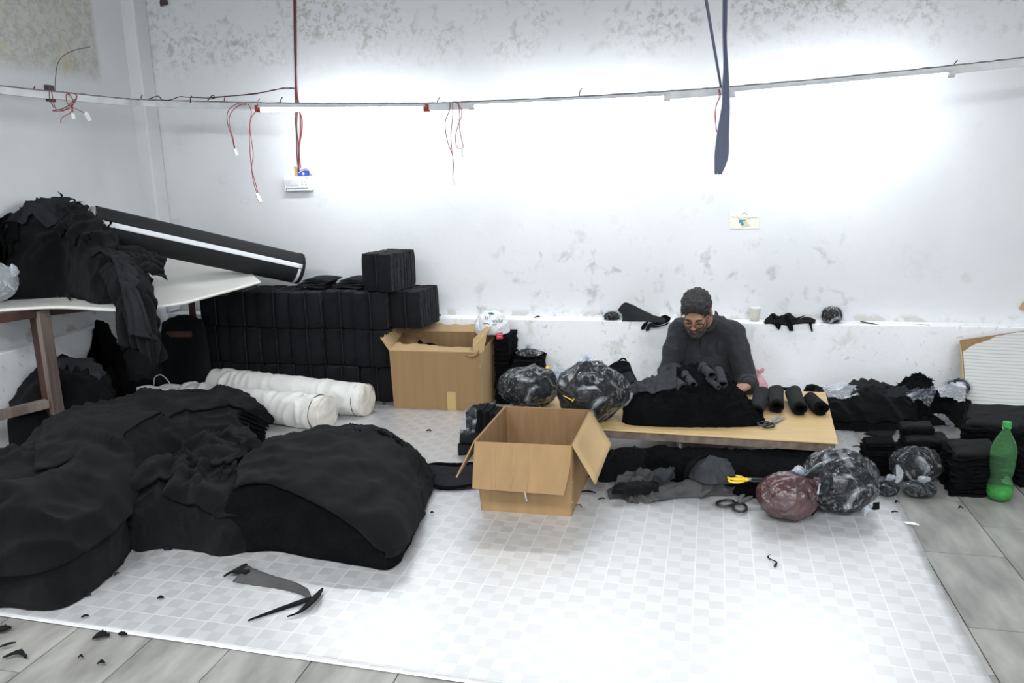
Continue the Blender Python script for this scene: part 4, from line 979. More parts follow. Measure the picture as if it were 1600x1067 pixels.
patch('fold', g2, n2, .15, .8, lambda s: .26+.12*s, .52, .022, .008, BLK, o, .07, 3, .008); patch('fold', g2, n2, .35, .95, lambda s: .20-.10*s, .36, .02, .008, BLK, o, .06, 8, .008)
o, g3, n3 = loft('folded_fabric', [(G(345, 850, Z0), G(366, 775, .20)), (G(385, 862, Z0), G(385, 733, .245)), (G(430, 862, Z0), G(425, 699, .27)), (G(500, 874, Z0), G(480, 686, .265)), (G(565, 885, Z0), G(550, 679, .25)), (G(612, 889, Z0), G(598, 690, .22)), (G(640, 852, Z0), G(632, 708, .165)), (G(660, 800, Z0), G(658, 728, .09)), (G(671, 765, Z0), G(672, 741, .03))],
      BLK2, None, 130, 90, q=.62, back=.45, amp=.018, freq=4.2, seed=60, zb=Z0, rag=.006, ret=True)
tag(o, 'folded pile of black fabric in the front of the mat beside the crumpled heap', 'fabric pile')
patch('top_layer', g3, n3, .10, .83, lambda s: .30-.25*min(1, s*1.5)**1.2, .62, .020, .007, BLK, o, .03, 2, .0)
patch('under_layer', g3, n3, .60, .99, .03, .58, .010, .010, BLK, o, .01, 22, .0)
def frays(pts, par, n, seed, mat=BLK2, L=.02):
    P = cr(np.array(pts), n); rr = random.Random(seed); mb = MB()
    for p in P:
        e = A3(rr.uniform(-L, L), rr.uniform(-L*.4, L), rr.uniform(-.2*L, L)); mb.tube([p, p+e*.6, p+e+A3(rr.uniform(-L, L)*.4, 0, 0)], [.004, .003, .0012], 4)
    o = mb.build('frayed_thread', mat, par); o['kind'] = 'stuff'
frays([g3[i, 47]+A3(0, 0, .012) for i in (66, 76, 86, 94)], o, 60, 3, L=.024); frays([g3[i, 47]+A3(0, 0, .008) for i in (94, 104, 114)], o, 30, 5, L=.014)
def floor_cloth(name, lab, cat, C, mat, seed=0, amp=.004, freq=12, t=.005, z=None, rag=.002, nu=50, nv=24):
    o = sheet(name, C, mat, None, nu, nv, t, amp, freq, seed, rag); tag(o, lab, cat); return o
def gp(px, py, z=.01): return G(px, py, z)
def strip_cloth():
    C = [[gp(640, 758, .02), gp(652, 740, .022), gp(668, 726, .03)], [gp(690, 764), gp(692, 742, .015), gp(694, 724, .02)], [gp(725, 764), gp(725, 742, .015), gp(725, 724, .02)], [gp(765, 757), gp(762, 741, .015), gp(760, 722, .02)]]
    o = floor_cloth('cloth_strip', 'wide dark cloth strip lying flat between the folded pile and the empty box', 'cloth strip', C, CHA, 3)
    MB().tube(cr(np.array([gp(655, 732, .022), gp(680, 726, .022), gp(710, 727, .02), (gp(740, 725, .02))]), 20), .013, 8).build('rolled_edge', BLK2, o, True)
    MB().tube(cr(np.array([gp(668, 757, .015), gp(690, 762, .014), gp(715, 762, .014), (gp(740, 758, .014))]), 20), .010, 8).build('rolled_edge', BLK2, o, True)
strip_cloth()
def front_strip():
    t = empty('cloth_strip', gp(430, 930, .005), 'narrow bent grey and black cloth strip lying alone on the front of the mat', 'cloth strip')
    ribbon('grey_end', [gp(375, 896, .018), gp(410, 906, .012), gp(450, 915, .010), gp(476, 924, .014), gp(483, 934, .018)], [.085, .062, .045, .03, .022], (.15, 1, .25), GREY, t, .005, 40, .004, 1)
    ribbon('black_fold', [gp(358, 896, .012), gp(372, 888, .020), gp(388, 894, .024)], [.05, .075, .02], (.35, 1, 0), BLK, t, .006, 16, .012, 2)
    ribbon('thin_tail', [gp(484, 936, .020), gp(465, 942, .012), gp(430, 954, .010), gp(388, 969, .009)], [.022, .030, .022, .006], (.2, 1, .2), BLK, t, .005, 36, .003, 3)
    ribbon('crossing_tail', [gp(504, 919, .018), gp(490, 936, .026), gp(470, 955, .014), gp(450, 963, .010)], [.006, .032, .022, .005], (1, .35, .2), BLK, t, .005, 36, .003, 4)
front_strip()
def scrap(px, py, L, w, ang, lab=None, mat=None, z=.009, curl=.006, seed=0, name='cloth_scrap'):
    c = G(px, py, z); d = A3(math.cos(ang), math.sin(ang), 0); rr = random.Random(seed)
    pts = [c-d*L/2, c+A3(-d[1], d[0], 0)*rr.uniform(-.3, .3)*L+A3(0, 0, curl), c+d*L/2]
    o = ribbon(name, pts, [w*.4, w, w*.25], (-d[1], d[0], .15), mat or BLK, None, .003, 14, w*.35, seed); tag(o, lab or 'tiny black cloth scrap dropped on the floor', 'cloth scrap'); return o
scr = [((158, 995), .05, .030, .5, 'largest black scrap on the tile by the mat front edge'), ((192, 990), .03, .016, 0, 'small black scrap touching the mat front edge'), ((23, 1027), .075, .020, .15, 'long ragged black scrap on the tiles in the bottom left corner'),
       ((12, 1007), .045, .010, .8, 'thin pointed black scrap on the bottom left tiles'), ((5, 982), .05, .03, .4, 'black scrap cut by the left photo edge on the tiles'), ((158, 1036), .022, .012, .3, 'black crumb right of the ragged scrap on the front tiles'), ((126, 1027), .015, .008, .3, 'tiny black fleck on the front left tiles'),
       ((251, 934), .022, .014, .2, 'small curled black scrap on the checked mat left of the bent strip'), ((133, 963), .022, .009, .7, 'small curved black scrap near the mat front edge'), ((262, 858), .03, .018, .2, 'black scrap under the edge of the crumpled fabric heap'),
       ((138, 930), .016, .014, .9, 'black scrap beside the huge roll lower corner'), ((182, 897), .022, .007, 1.3, 'thin black scrap hanging off the huge roll foot'), ((670, 673), .03, .014, .1, 'four pointed black scrap on the white mat below the torn box'), ((675, 801), .014, .01, .4, 'small black scrap right of the folded pile'),
       ((600, 631), .022, .012, .3, 'black crumb beside the farther white roll'), ((420, 688), .06, .020, .1, 'black scrap at the right end of the huge roll'), ((425, 706), .02, .01, .1, 'little black scrap behind the crumpled heap'),
       ((918, 769), .075, .012, .05, 'straight thin black strip behind the empty box'), ((940, 779), .03, .008, .4, 'small dark scrap right of the empty box'), ((905, 791), .035, .004, -.6, 'thin black thread beside the empty box corner'),
       ((1424, 818), .0, 0, 0, None), ((1398, 800), .028, .008, .1, 'tiny black scrap on the mat right edge'), ((1402, 785), .018, .012, .3, 'black crumb under the left small bag'), ((1501, 794), .018, .010, .1, 'black crumb on the tile before the bottle'), ((1330, 725), .05, .010, .6, 'curled black strip by the table corner leg'),
       ((1340, 698), .05, .006, -.1, 'thin dark strip on the mat right of the table'), ((1360, 766), .06, .008, .1, 'thin curved black strip behind the big clear bag'), ((690, 492), 0, 0, 0, None)]
for k, (p, L, w, a, lab) in enumerate(scr):
    if lab: scrap(p[0], p[1], L, w, a, lab, seed=k)
o = scrap(1424, 818, .055, .018, -.3, 'small white paper scrap on the tile beside the mat edge', WPLAS, seed=3, name='paper_scrap'); o['category'] = 'paper scrap'
t_ = empty('thread_scrap', gp(1208, 875), 'zigzag black thread scrap lying alone on the right front of the mat', 'cloth scrap')
ribbon('thread', [gp(1204, 866, .012), gp(1200, 869, .009), gp(1203, 873, .008), gp(1212, 877, .010), gp(1213, 880, .009), gp(1211, 884, .009)], [.004, .006, .003, .004, .009, .012], (1, .5, 0), BLK, t_, .003, 30)

# ================================================================== LOW TABLE AND WHAT LIES ON IT
TZ = .22
def table():
    t = empty('low_table', (.05, 4.0, 0), 'low wooden work table with a yellow top the man sits behind', 'table')
    FL, FR, BR, BL = A3(-.70, 3.645, TZ), A3(.716, 3.572, TZ), A3(.80, 4.40, TZ), A3(-.63, 4.44, TZ)
    def off(P, z): return [p+A3(0, 0, z) for p in P]
    bevel(MB().hexa(off((FL, FR, BR, BL), -.008)+[FL, FR, BR, BL]).build('table_top', PLY, t), .002)
    c = (FL+FR+BR+BL)/4
    def ins(p, k=.985): return c+(p-c)*A3(k, k, 1)
    q = [ins(p) for p in (FL, FR, BR, BL)]
    for i in range(4):
        a, b = q[i], q[(i+1) % 4]; n_ = np.cross(b-a, (0, 0, 1)); n_ /= np.linalg.norm(n_); w = -n_*.022
        bevel(MB().hexa([a+A3(0, 0, -.046), b+A3(0, 0, -.046), b+w+A3(0, 0, -.046), a+w+A3(0, 0, -.046), a+A3(0, 0, -.0085), b+A3(0, 0, -.0085), b+w+A3(0, 0, -.0085), a+w+A3(0, 0, -.0085)]).build('apron', PLYE if i != 1 else WOODR, t), .002)
    for i, k in enumerate((.97, .99, .97, .97)):
        p = ins((FL, FR, BR, BL)[i], k); bevel(MB().box((p[0], p[1], .087), (.035, .035, .174)).build('leg', WOODR if i != 1 else PLYE, t), .002)
    p = G(1062, 700, .10); MB().tube([(p[0], 3.68, .008), (p[0], 3.68, .176)], .014, 12).build('steel_leg', METAL, t, True)
table()
def tg(px, py, dz=.0): return G(px, py, TZ+dz)
o, gm, nm = loft('cloth_bundle', [(tg(972, 660), YP(982, 612, 3.93)), (tg(985, 664), YP(1000, 603, 3.96)), (tg(1020, 667), YP(1030, 592, 3.98)), (tg(1060, 668), YP(1062, 580, 4.0)), (tg(1100, 668), YP(1095, 573, 4.02)), (tg(1135, 668), YP(1128, 584, 4.02)), (tg(1165, 667), YP(1150, 605, 4.0)), (tg(1185, 666), YP(1172, 632, 3.97)), (tg(1196, 665), YP(1190, 655, 3.93))],
     BLK2, None, 150, 90, q=.70, back=.55, amp=.016, freq=11, seed=91, zb=TZ, rag=.012, ret=True)
tag(o, 'big bundle of ruffled black fleece piled on the low table before the man', 'cloth bundle')
patch('grey_flap', gm, nm, .03, .36, lambda s: .33-.06*s, .55, .012, .006, SLATE, o, .012, 2, .0)
for k, (a, b, r, m_) in enumerate([(YP(1034, 597, 3.98), YP(1052, 612, 3.86), .026, CHA), (YP(1046, 592, 4.0), YP(1068, 606, 3.86), .030, SLATE), (YP(1070, 585, 4.0), YP(1083, 600, 3.86), .020, CHA), (YP(1098, 574, 4.03), YP(1112, 586, 3.90), .024, SLATE), (YP(1122, 580, 4.03), YP(1128, 600, 3.88), .024, CHA), (YP(1105, 592, 3.90), YP(1122, 604, 3.84), .014, SLATE)]):
    def roll(name, a, b, r, m_, par, seed, r2=None, sq=1.0):
        d = b-a; L_ = np.linalg.norm(d); d /= L_; s = np.cross(d, (0, 0, 1)); s /= np.linalg.norm(s); u = np.cross(s, d); n, m = 14, 52; V = []
        for i in range(n):
            q_ = i/(n-1); R_ = r+((r2 or r)-r)*q_
            for j in range(m):
                th = 2*math.pi*1.75*j/(m-1)-2.2; rr = R_*(1-.34*max(0, th+2.2-0)/(2*math.pi*1.75)); w = 1+.06*math.sin(3*th+seed+q_*2)
                V.append(a+d*(L_*q_)+rr*w*(math.cos(th)*s+math.sin(th)*u*sq))
        ob = mobj(name, V, gridfaces(n, m), m_, par, True); solid(ob, .004); return ob
    roll('rolled_piece', a+A3(0, -.03, .012), b+A3(0, -.055, .012), r*1.1, SLATE, o, k, sq=.85)
# tall arched piece on top
ribbon('arched_piece', [YP(1088, 606, 3.93), YP(1086, 588, 3.96), YP(1093, 573, 3.98), YP(1106, 571, 3.98), YP(1112, 584, 3.95), YP(1113, 590, 3.94)], [.06, .07, .085, .085, .07, .05], (.35, -1, .25), CHA, o, .005, 36)
frays([YP(1165, 618, 3.95), YP(1180, 638, 3.9), YP(1192, 655, 3.86)], o, 24, 8, L=.012)
rolls_t = [((1196, 612), (1183, 655), .044, .036, 'first rolled charcoal cloth piece beside the big fleece bundle on the table'), ((1212, 612), (1214, 648), .044, .040, 'second rolled charcoal cloth piece on the table, between two others'), ((1235, 612), (1250, 652), .044, .040, 'third rolled charcoal cloth piece, above the scissors on the table'), ((1256, 622), (1284, 652), .036, .040, 'fourth rolled cloth piece at the right end of the row on the table')]
for k, (p, q_, r, r2, lab) in enumerate(rolls_t):
    b = tg(q_[0], q_[1]); b = b+A3(0, .02, r2); a0 = tg(p[0], p[1]); a = b+(a0-b)*A3(1, 1, 0)*.62+A3(0, 0, r-r2)
    t = empty('rolled_cloth', (b[0], b[1], TZ), lab, 'rolled cloth', 'rolled cloth pieces on the table'); c_ = roll('cloth_roll', a, b, r, CHA if k < 3 else BLK, t, k, r2, .9)
    d_ = b-a; roll('black_inner', a+d_*.35, b+d_*.04, r*.62, BLK2, t, k+2, r2*.66, .9)
def scissors(name, lab, c, ang, L_, hm, bm, z, open_=.16, flip=1):
    c = np.array(c, float); c[2] = z; t = empty(name, c, lab, 'scissors'); d = A3(math.cos(ang), math.sin(ang), 0)
    for s_ in (1, -1):
        a = ang+s_*open_*.5; e = A3(math.cos(a), math.sin(a), 0); nn = A3(-e[1], e[0], 0)*s_
        zb = A3(0, 0, .004 if s_ > 0 else .0)
        P = [c-nn*.004+zb, c+e*L_*.30-nn*.004+zb, c+e*L_*.56+zb, c+e*L_*.50+nn*.006+zb, c+e*L_*.10+nn*.016+zb, c-e*.01+nn*.010+zb]
        MB().plate(P, .0035).build('blade', bm, t)
        a2 = ang+math.pi-s_*open_*1.3; f = A3(math.cos(a2), math.sin(a2), 0); fn = A3(-f[1], f[0], 0)
        h0 = c+f*L_*.02+zb; h1 = c+f*L_*.14+zb; cc = c+f*L_*.30+zb*.5
        MB().tube([h0, h1], .006, 8).build('shank', bm if hm is BLKP else hm, t, True)
        R_ = L_*.135; ring = [cc+f*R_*1.25*math.cos(x)+fn*R_*.82*math.sin(x)+A3(0, 0, .002) for x in np.linspace(0, 2*math.pi, 28)]
        MB().tube(ring, L_*.024, 8, False).build('handle_ring', hm, t, True)
    MB().tube([c+A3(0, 0, -.001), c+A3(0, 0, .009)], .006, 12).build('pivot_screw', STEEL, t)
pA = G(1196, 668, TZ); pB = G(1226, 652, TZ); ang = math.atan2(pB[1]-pA[1], pB[0]-pA[0])
scissors('scissors', 'black handled steel scissors lying on the front of the yellow table', pA+(pB-pA)*.35, ang, .21, BLKP, STEEL, TZ+.010)
pA = G(1150, 795); pB = G(1185, 770); ang = math.atan2(pB[1]-pA[1], pB[0]-pA[0])
scissors('scissors', 'large steel scissors with dark ring handles lying on the mat left of the maroon bag', G(1156, 787), ang, .25, BLKP, STEEL, .014, .34)

# under the table: black fleece stuffed below the top, grey cloth pulled out in front
o = loft('cloth_pile', [(G(948, 742, Z0), G(958, 716, .10)), (G(985, 743, Z0), G(990, 700, .15)), (G(1060, 742, Z0), G(1060, 700, .158)), (G(1140, 742, Z0), G(1140, 703, .158)), (G(1220, 740, Z0), G(1220, 705, .158)), (G(1290, 736, Z0), G(1285, 708, .158)), (G(1304, 730, Z0), G(1299, 712, .12))],
     BLK2, None, 130, 50, q=.45, back=2.0, amp=.008, freq=16, seed=70, zb=Z0, rag=.006)
tag(o, 'long pile of black fleece scraps stuffed under the yellow table', 'cloth pile')
o = loft('cloth_pile', [(G(905, 742, Z0), G(912, 722, .07)), (G(935, 748, Z0), G(938, 715, .12)), (G(968, 752, Z0), G(965, 700, .17)), (G(1000, 752, Z0), G(995, 700, .17)), (G(1025, 748, Z0), G(1020, 712, .12))],
     BLK, None, 80, 50, q=.6, back=.8, amp=.014, freq=12, seed=71, zb=Z0, rag=.008)
tag(o, 'tangle of black cloth between the empty box and the steel table leg', 'cloth pile')
C = [[gp(955, 782, .008), gp(950, 768, .02), gp(965, 748, .04), gp(985, 730, .07), gp(1000, 722, .07)], [gp(1010, 786, .008), gp(1005, 770, .03), gp(1010, 752, .04), gp(1020, 735, .06), gp(1030, 722, .08)],
     [gp(1055, 778, .008), gp(1050, 762, .045), gp(1050, 750, .03), gp(1055, 738, .06), gp(1060, 720, .09)], [gp(1110, 776, .008), gp(1105, 755, .07), gp(1100, 742, .06), gp(1100, 730, .09), gp(1095, 716, .11)],
     [gp(1150, 774, .008), gp(1140, 755, .055), gp(1128, 742, .08), gp(1125, 730, .10), gp(1120, 718, .11)], [gp(1182, 772, .008), gp(1165, 764, .03), gp(1150, 750, .04), gp(1148, 742, .05), gp(1140, 730, .06)]]
floor_cloth('grey_cloth', 'crumpled grey cloth spilling onto the mat from under the table', 'cloth', C, GREY, 8, .022, 12, .005, nu=110, nv=70)
for k, (C_, m_, lab) in enumerate([
   ([[gp(955, 770, .05), gp(958, 762, .06), gp(968, 752, .065)], [gp(985, 772, .045), gp(990, 762, .065), gp(1000, 752, .06)], [gp(1030, 768, .04), gp(1028, 758, .06), gp(1030, 750, .055)]], BLK, 'dark wrinkled cloth lying on the left end of the grey cloth'),
   ([[gp(1022, 752, .08), gp(1024, 742, .10), gp(1028, 732, .11)], [gp(1040, 754, .085), gp(1042, 742, .12), gp(1044, 732, .12)], [gp(1054, 746, .08), gp(1054, 738, .10), gp(1052, 730, .11)]], NAVY, 'small bluish black crumpled piece in the middle of the grey cloth'),
   ([[gp(1075, 745, .09), gp(1082, 730, .12), gp(1095, 716, .15)], [gp(1105, 755, .10), gp(1110, 735, .14), gp(1120, 714, .16)], [gp(1148, 756, .07), gp(1148, 740, .12), gp(1140, 722, .14)]], SLATE, 'rounded slate grey cloth piece leaning on the fleece under the table')]):
    floor_cloth('cloth_piece', lab, 'cloth piece', C_, m_, 30+k, .010, 16, .005, nu=40, nv=30, rag=.004)
ribbon('black_trim', [gp(1072, 745, .10), gp(1076, 732, .14), gp(1088, 718, .16), gp(1105, 712, .165)], [.02, .03, .03, .02], (1, .2, .2), BLK2, bpy.data.objects['cloth_piece.003'] if 'cloth_piece.003' in bpy.data.objects else None, .01, 24)
pA = G(1160, 756, .03); scissors('scissors', 'yellow handled scissors on the right end of the grey cloth', G(1172, 752, .10), .05, .20, YEL, BLKP, .105, .16)
C = [[gp(1168, 745, .03), gp(1172, 736, .04), gp(1176, 728, .03)], [gp(1205, 762, .02), gp(1212, 742, .09), gp(1212, 732, .05)], [gp(1245, 760, .01), gp(1248, 745, .03), gp(1245, 735, .02)]]
floor_cloth('plastic_wrap', 'crumpled clear plastic wrap behind the maroon bag under the table edge', 'plastic wrap', C, FILM2, 4, .02, 22, .001, nu=50, nv=36, rag=.01)

# ================================================================== BAGS
t = bag('plastic_bag', 'clear plastic bag of black cloth on the left end of the low table', 'plastic bag', A3(*(tg(822, 642)+A3(0, .10, .105))), (.165, .13, .105), (.75, -.1, .62), TZ, seed=11, crease=.05, ear=.06)
c = tg(920, 668)+A3(0, .13, .135)
t = bag('plastic_bag', 'large full clear plastic bag on the low table directly behind the empty box', 'plastic bag', c, (.182, .14, .15), (-.1, -.15, 1), TZ, seed=12, crease=.06, ear=.05, eark=4)
MB().tube([YP(880, 618, c[1]-.143), YP(896, 626, c[1]-.150)], .0025, 5).build('yellow_tie', YEL, t); MB().tube([YP(894, 627, c[1]-.15), YP(897, 623, c[1]-.15)], .0025, 5).build('yellow_tie', YEL, t)
bag('plastic_bag', 'round clear plastic bag of dark cloth on the short felt pile by the wall', 'plastic bag', YP(827, 563, 4.74)+A3(0, 0, -.005), (.105, .10, .080), (-.05, -.2, 1), .305, seed=13, crease=.05, ear=.045)
def carrier():
    c = YP(768, 512, 4.76); CW = pmat('white_carrier_film', (.70, .71, .72), .35, bump=.5, bscale=24)
    t = bag('carrier_bag', 'white printed carrier bag on the tall felt pile behind the torn box', 'carrier bag', c, (.108, .09, .105), (-.35, -.1, .8), .435, fm=CW, cm=None, seed=14, ear=.05)
    RP_ = pmat('red_print', (.55, .02, .06), .5); GP_ = pmat('green_print', (.02, .25, .12), .5); y = c[1]-.095
    def pl(pts, m_, nm, dy=0): MB().plate([YP(p[0], p[1], y+dy) for p in pts], .0025).build(nm, m_, t)
    pl([(774, 521), (785, 519), (786, 529), (776, 530)], RP_, 'red_print'); pl([(763, 489), (768, 488), (773, 491), (768, 492)], GP_, 'green_print', .035)
    for k, pts in enumerate([[(759, 494), (758, 498), (761, 499), (762, 495)], [(763, 488), (766, 493), (765, 496)], [(770, 500), (771, 504), (774, 500)], [(776, 500), (775, 505), (778, 503), (779, 499)], [(781, 499), (780, 504), (783, 503), (783, 500)], [(755, 506), (760, 505), (766, 507), (776, 507)], [(785, 499), (784, 503)]]):
        MB().tube([YP(p[0], p[1], y+.008+(.012 if p[1] < 497 else 0)) for p in pts], .0022, 5).build('printed_stroke', DOT, t)
    for a_, b_ in (((777, 523), (784, 522)), ((777, 526), (783, 525.5))): MB().tube([YP(*a_, y-.003), YP(*b_, y-.003)], .0014, 4).build('printed_stroke', WPLAS, t)
carrier()
c = G(1236, 829)+A3(-.008, .115, .098)
bag('plastic_bag', 'maroon plastic bag full of scraps on the mat right of the large scissors', 'plastic bag', c, (.122, .105, .094), (.72, .15, .50), .006, fm=REDF, cm=None, seed=15, crease=.07, ear=.03, amp=.08)
c = G(1318, 818)+A3(0, .14, .125)
t = bag('plastic_bag', 'large clear plastic bag of dark cloth on the mat beside the maroon bag', 'plastic bag', c, (.150, .135, .132), (-.80, -.35, .28), .006, seed=16, crease=.07, ear=.07, eark=4)
ribbon('milky_fold', [YP(1246, 756, c[1]-.12), YP(1262, 738, c[1]-.10), YP(1280, 727, c[1]-.06), YP(1305, 724, c[1]-.02)], [.04, .06, .06, .03], (.3, -.6, .8), FILM2, t, .001, 24, .006)
ribbon('black_tail', [YP(1358, 790, c[1]-.05), YP(1366, 791, c[1]-.06), YP(1374, 790, c[1]-.07)], [.02, .03, .03], (0, .3, 1), BLK, t, .004, 10)
ribbon('white_tail', [YP(1350, 800, c[1]-.06), YP(1358, 790, c[1]-.06), YP(1364, 788, c[1]-.06)], [.045, .045, .02], (0, .3, 1), FILM2, t, .001, 10)
MB().tube([YP(1281, 755, c[1]-.140), YP(1274, 790, c[1]-.136)], .004, 5).build('film_crease', FILM2, t)
c = G(1437, 776)+A3(.01, .12, .10)
t = bag('plastic_bag', 'medium clear plastic bag of black cloth leaning on the black cloth stacks', 'plastic bag', c, (.105, .085, .088), (-.2, -.3, 1), .003, seed=17, crease=.06, ear=0)
ribbon('peaked_film', [YP(1445, 727, c[1]-.02), YP(1458, 716, c[1]-.01), YP(1462, 708, c[1])], [.10, .05, .01], (1, 0, .1), FILM2, t, .001, 16, .004)
ribbon('looped_film', [YP(1402, 726, c[1]-.06), YP(1406, 738, c[1]-.09), YP(1404, 750, c[1]-.12), YP(1398, 756, c[1]-.13)], [.015, .03, .025, .015], (1, .2, 0), FILM2, t, .001, 20, .003)
c = G(1391, 782)+A3(0, .055, .036); bag('plastic_bag', 'left one of the two small knotted clear bags on the mat edge', 'plastic bag', c, (.052, .050, .036), (-.1, -.3, 1), .004, seed=18, crease=.10, ear=.045, eark=5, amp=.16)
c = G(1441, 784)+A3(0, .055, .036); bag('plastic_bag', 'right one of the two small knotted clear bags on the grey tiles', 'plastic bag', c, (.070, .052, .036), (.0, -.4, 1), .002, seed=19, crease=.10, ear=.05, eark=5, amp=.16)

# bundle wrapped in film to the left of the empty box
def wrapped():
    p = G(748, 712); x, y = p[0], p[1]+.02
    t = empty('wrapped_bundle', (x+.02, y+.1, .006), 'black cloth bundle half wrapped in clear film, left of the empty box', 'cloth bundle')
    c0 = YP(752, 668, y+.05); rr = np.random.RandomState(4)
    for k in range(11):
        xx = YP(728, 668, y)[0]+.018*k; h0 = .08; h1 = YP(740, 634, y+.08)[2]-.004*abs(k-4)+rr.uniform(-.004, .004)
        bevel(MB().hexa([(xx, y+.0, h0), (xx+.016, y+.0, h0), (xx+.016, y+.17, h0), (xx, y+.17, h0), (xx-.004, y+.01, h1), (xx+.013, y+.01, h1), (xx+.013, y+.18, h1-.01), (xx-.004, y+.18, h1-.01)]).build('cloth_piece', FELT if k % 2 else BLK, t), .005)
    roll('rolled_end', YP(720, 682, y-.02), YP(748, 690, y-.03)+A3(.0, .05, 0), .037, CHA, t, 1)
    roll('rolled_end', YP(716, 702, y-.02), YP(748, 706, y-.03)+A3(0, .05, 0), .032, CHA, t, 3)
    MB().box((x+.045, y+.06, .055), (.15, .14, .095)).build('lower_pieces', BLK2, t)
    C = [[YP(727, 640, y-.012), YP(722, 660, y-.02), YP(716, 678, y-.03)], [YP(734, 634, y-.012), YP(734, 655, y-.02), YP(728, 680, y-.04)], [YP(745, 638, y-.01), YP(745, 655, y-.015), YP(742, 676, y-.03)]]
    sheet('film', C, FILM, t, 24, 24, .001, .006, 20, 2, .002)
wrapped()

# black hand bag and cloth between the big bag and the man
def dark_bag():
    c = YP(968, 590, 4.30); t = empty('cloth_bag', (c[0], c[1], TZ), 'small black cloth bag with a loop handle standing behind the full plastic bag', 'bag')
    C = [[YP(942, 578, 4.30), YP(945, 600, 4.27), YP(948, 625, 4.22)], [YP(962, 567, 4.33), YP(965, 592, 4.27), YP(968, 622, 4.20)], [YP(978, 566, 4.33), YP(982, 590, 4.28), YP(986, 620, 4.22)], [YP(984, 580, 4.36), YP(994, 598, 4.34), YP(997, 618, 4.30)]]
    o = sheet('bag_body', C, BLK, t, 30, 24, .03, .008, 10, 6)
    MB().tube(cr(np.array([YP(964, 570, 4.33), YP(968, 563, 4.33), YP(974, 560, 4.33), (YP(978, 563, 4.33)), YP(979, 570, 4.33)]), 20), .005, 6).build('loop_handle', BLK, t, True)
    MB().tube([YP(979, 568, 4.325), YP(990, 588, 4.32)], .003, 5).build('red_edge', WIRER, t)
    roll('grey_roll', YP(980, 588, 4.22), YP(990, 604, 4.14), .035, CHA, t, 2)
dark_bag()
o = mobj('yellow_clip', *(lambda m: (m.V, m.F))(MB().box(YP(856, 577, 4.66), (.025, .02, .035), .4)), YEL, None); tag(o, 'small yellow plastic clip between the bags by the wall', 'clip')
C = [[YP(872, 590, 4.62), YP(875, 602, 4.52)], [YP(905, 588, 4.62), YP(908, 600, 4.52)], [YP(950, 590, 4.62), YP(955, 602, 4.50)]]
for r_ in C:
    for q_ in r_: q_[2] = max(q_[2], .05)
C = [[G(868, 600, .04), G(868, 612, .02)], [G(890, 592, .09), G(892, 606, .02)], [G(915, 596, .06), G(918, 612, .02)], [G(950, 596, .06), G(952, 612, .02)]]
floor_cloth('plastic_wrap', 'crumpled clear wrap on the floor by the wall behind the full plastic bag', 'plastic wrap', C, FILM2, 40, .018, 16, .001, nu=50, nv=16, rag=.008)

# ================================================================== THE LEDGE
LZt = LZ+.001; LY = DW-LD
def cup():
    c = YP(1179, 500, LY+.06); c[2] = LZt; t = empty('plastic_cup', c, 'clear plastic cup with a little tea standing on the ledge right of the man', 'cup')
    MB().lathe([(0, .002), (.022, .002), (.026, .004), (.034, .080), (.0355, .081), (.034, .082), (.031, .078), (.025, .006)], c, 24).build('cup_wall', CUPM, t, True)
    MB().lathe([(0, .005), (.0245, .005), (.0265, .018), (0, .018)], c, 24).build('tea', TEA, t, True)
cup()
bag('plastic_bag', 'small clear bag of dark scraps on the ledge left of the man', 'plastic bag', YP(956, 495, LY+.035)+A3(0, 0, .0), (.062, .05, .042), (-.5, -.3, .3), LZt, seed=21, crease=.05, ear=.035, fill=.8)
bag('plastic_bag', 'round clear bag knotted in front on the ledge right of the black scraps', 'plastic bag', YP(1300, 493, LY+.04), (.066, .055, .058), (.05, -1, -.1), LZt, seed=22, crease=.06, ear=.04, eark=2, fill=.88)
def lp(px, py, y): return YP(px, py, y)
C = [[lp(965, 485, LY+.06), lp(972, 492, LY+.03), lp(972, 502, LY+.0)], [lp(977, 473, LY+.10), lp(985, 488, LY+.03), lp(990, 502, LY-.005)], [lp(1003, 484, LY+.09), lp(1006, 493, LY+.03), lp(1010, 502, LY-.01)], [lp(1025, 494, LY+.08), lp(1028, 499, LY+.02), lp(1026, 504, LY-.015)], [lp(1040, 497, LY+.07), lp(1040, 501, LY+.01), lp(1036, 506, LY-.02)]]
o = floor_cloth('cloth_offcut', 'black pointed cloth offcut lying on the ledge left of the man', 'cloth offcut', C, CHA, 50, .004, 18, .004)
for k, pts in enumerate([[(1010, 503), (1006, 510), (1005, 515)], [(1018, 504), (1013, 512), (1012, 517)], [(1022, 504), (1030, 506), (1040, 504), (1044, 498), (1037, 493), (1034, 496)], [(1014, 506), (1022, 510), (1036, 509), (1044, 504)]]):
    ribbon('hanging_end', [lp(*p, LY-.018-.004*k) for p in pts], [.03, .035, .018], (1, -.3, .4), CHA if k % 2 else BLK, o, .004, 20, .004, k)
o = floor_cloth('cloth_offcut', 'tangled black cloth offcut with pointed ends on the ledge right of the cup', 'cloth offcut', [[lp(1192, 504, LY+.02), lp(1194, 505, LY-.0)], [lp(1206, 490, LY+.07), lp(1208, 506, LY-.01)], [lp(1218, 494, LY+.07), lp(1220, 507, LY-.012)], [lp(1232, 489, LY+.08), lp(1234, 508, LY-.012)], [lp(1246, 497, LY+.06), lp(1245, 506, LY-.01)], [lp(1262, 495, LY+.05), lp(1258, 505, LY-.01)], [lp(1275, 500, LY+.05), lp(1273, 504, LY)]], BLK, 51, .005, 18, .004, nu=60, nv=12)
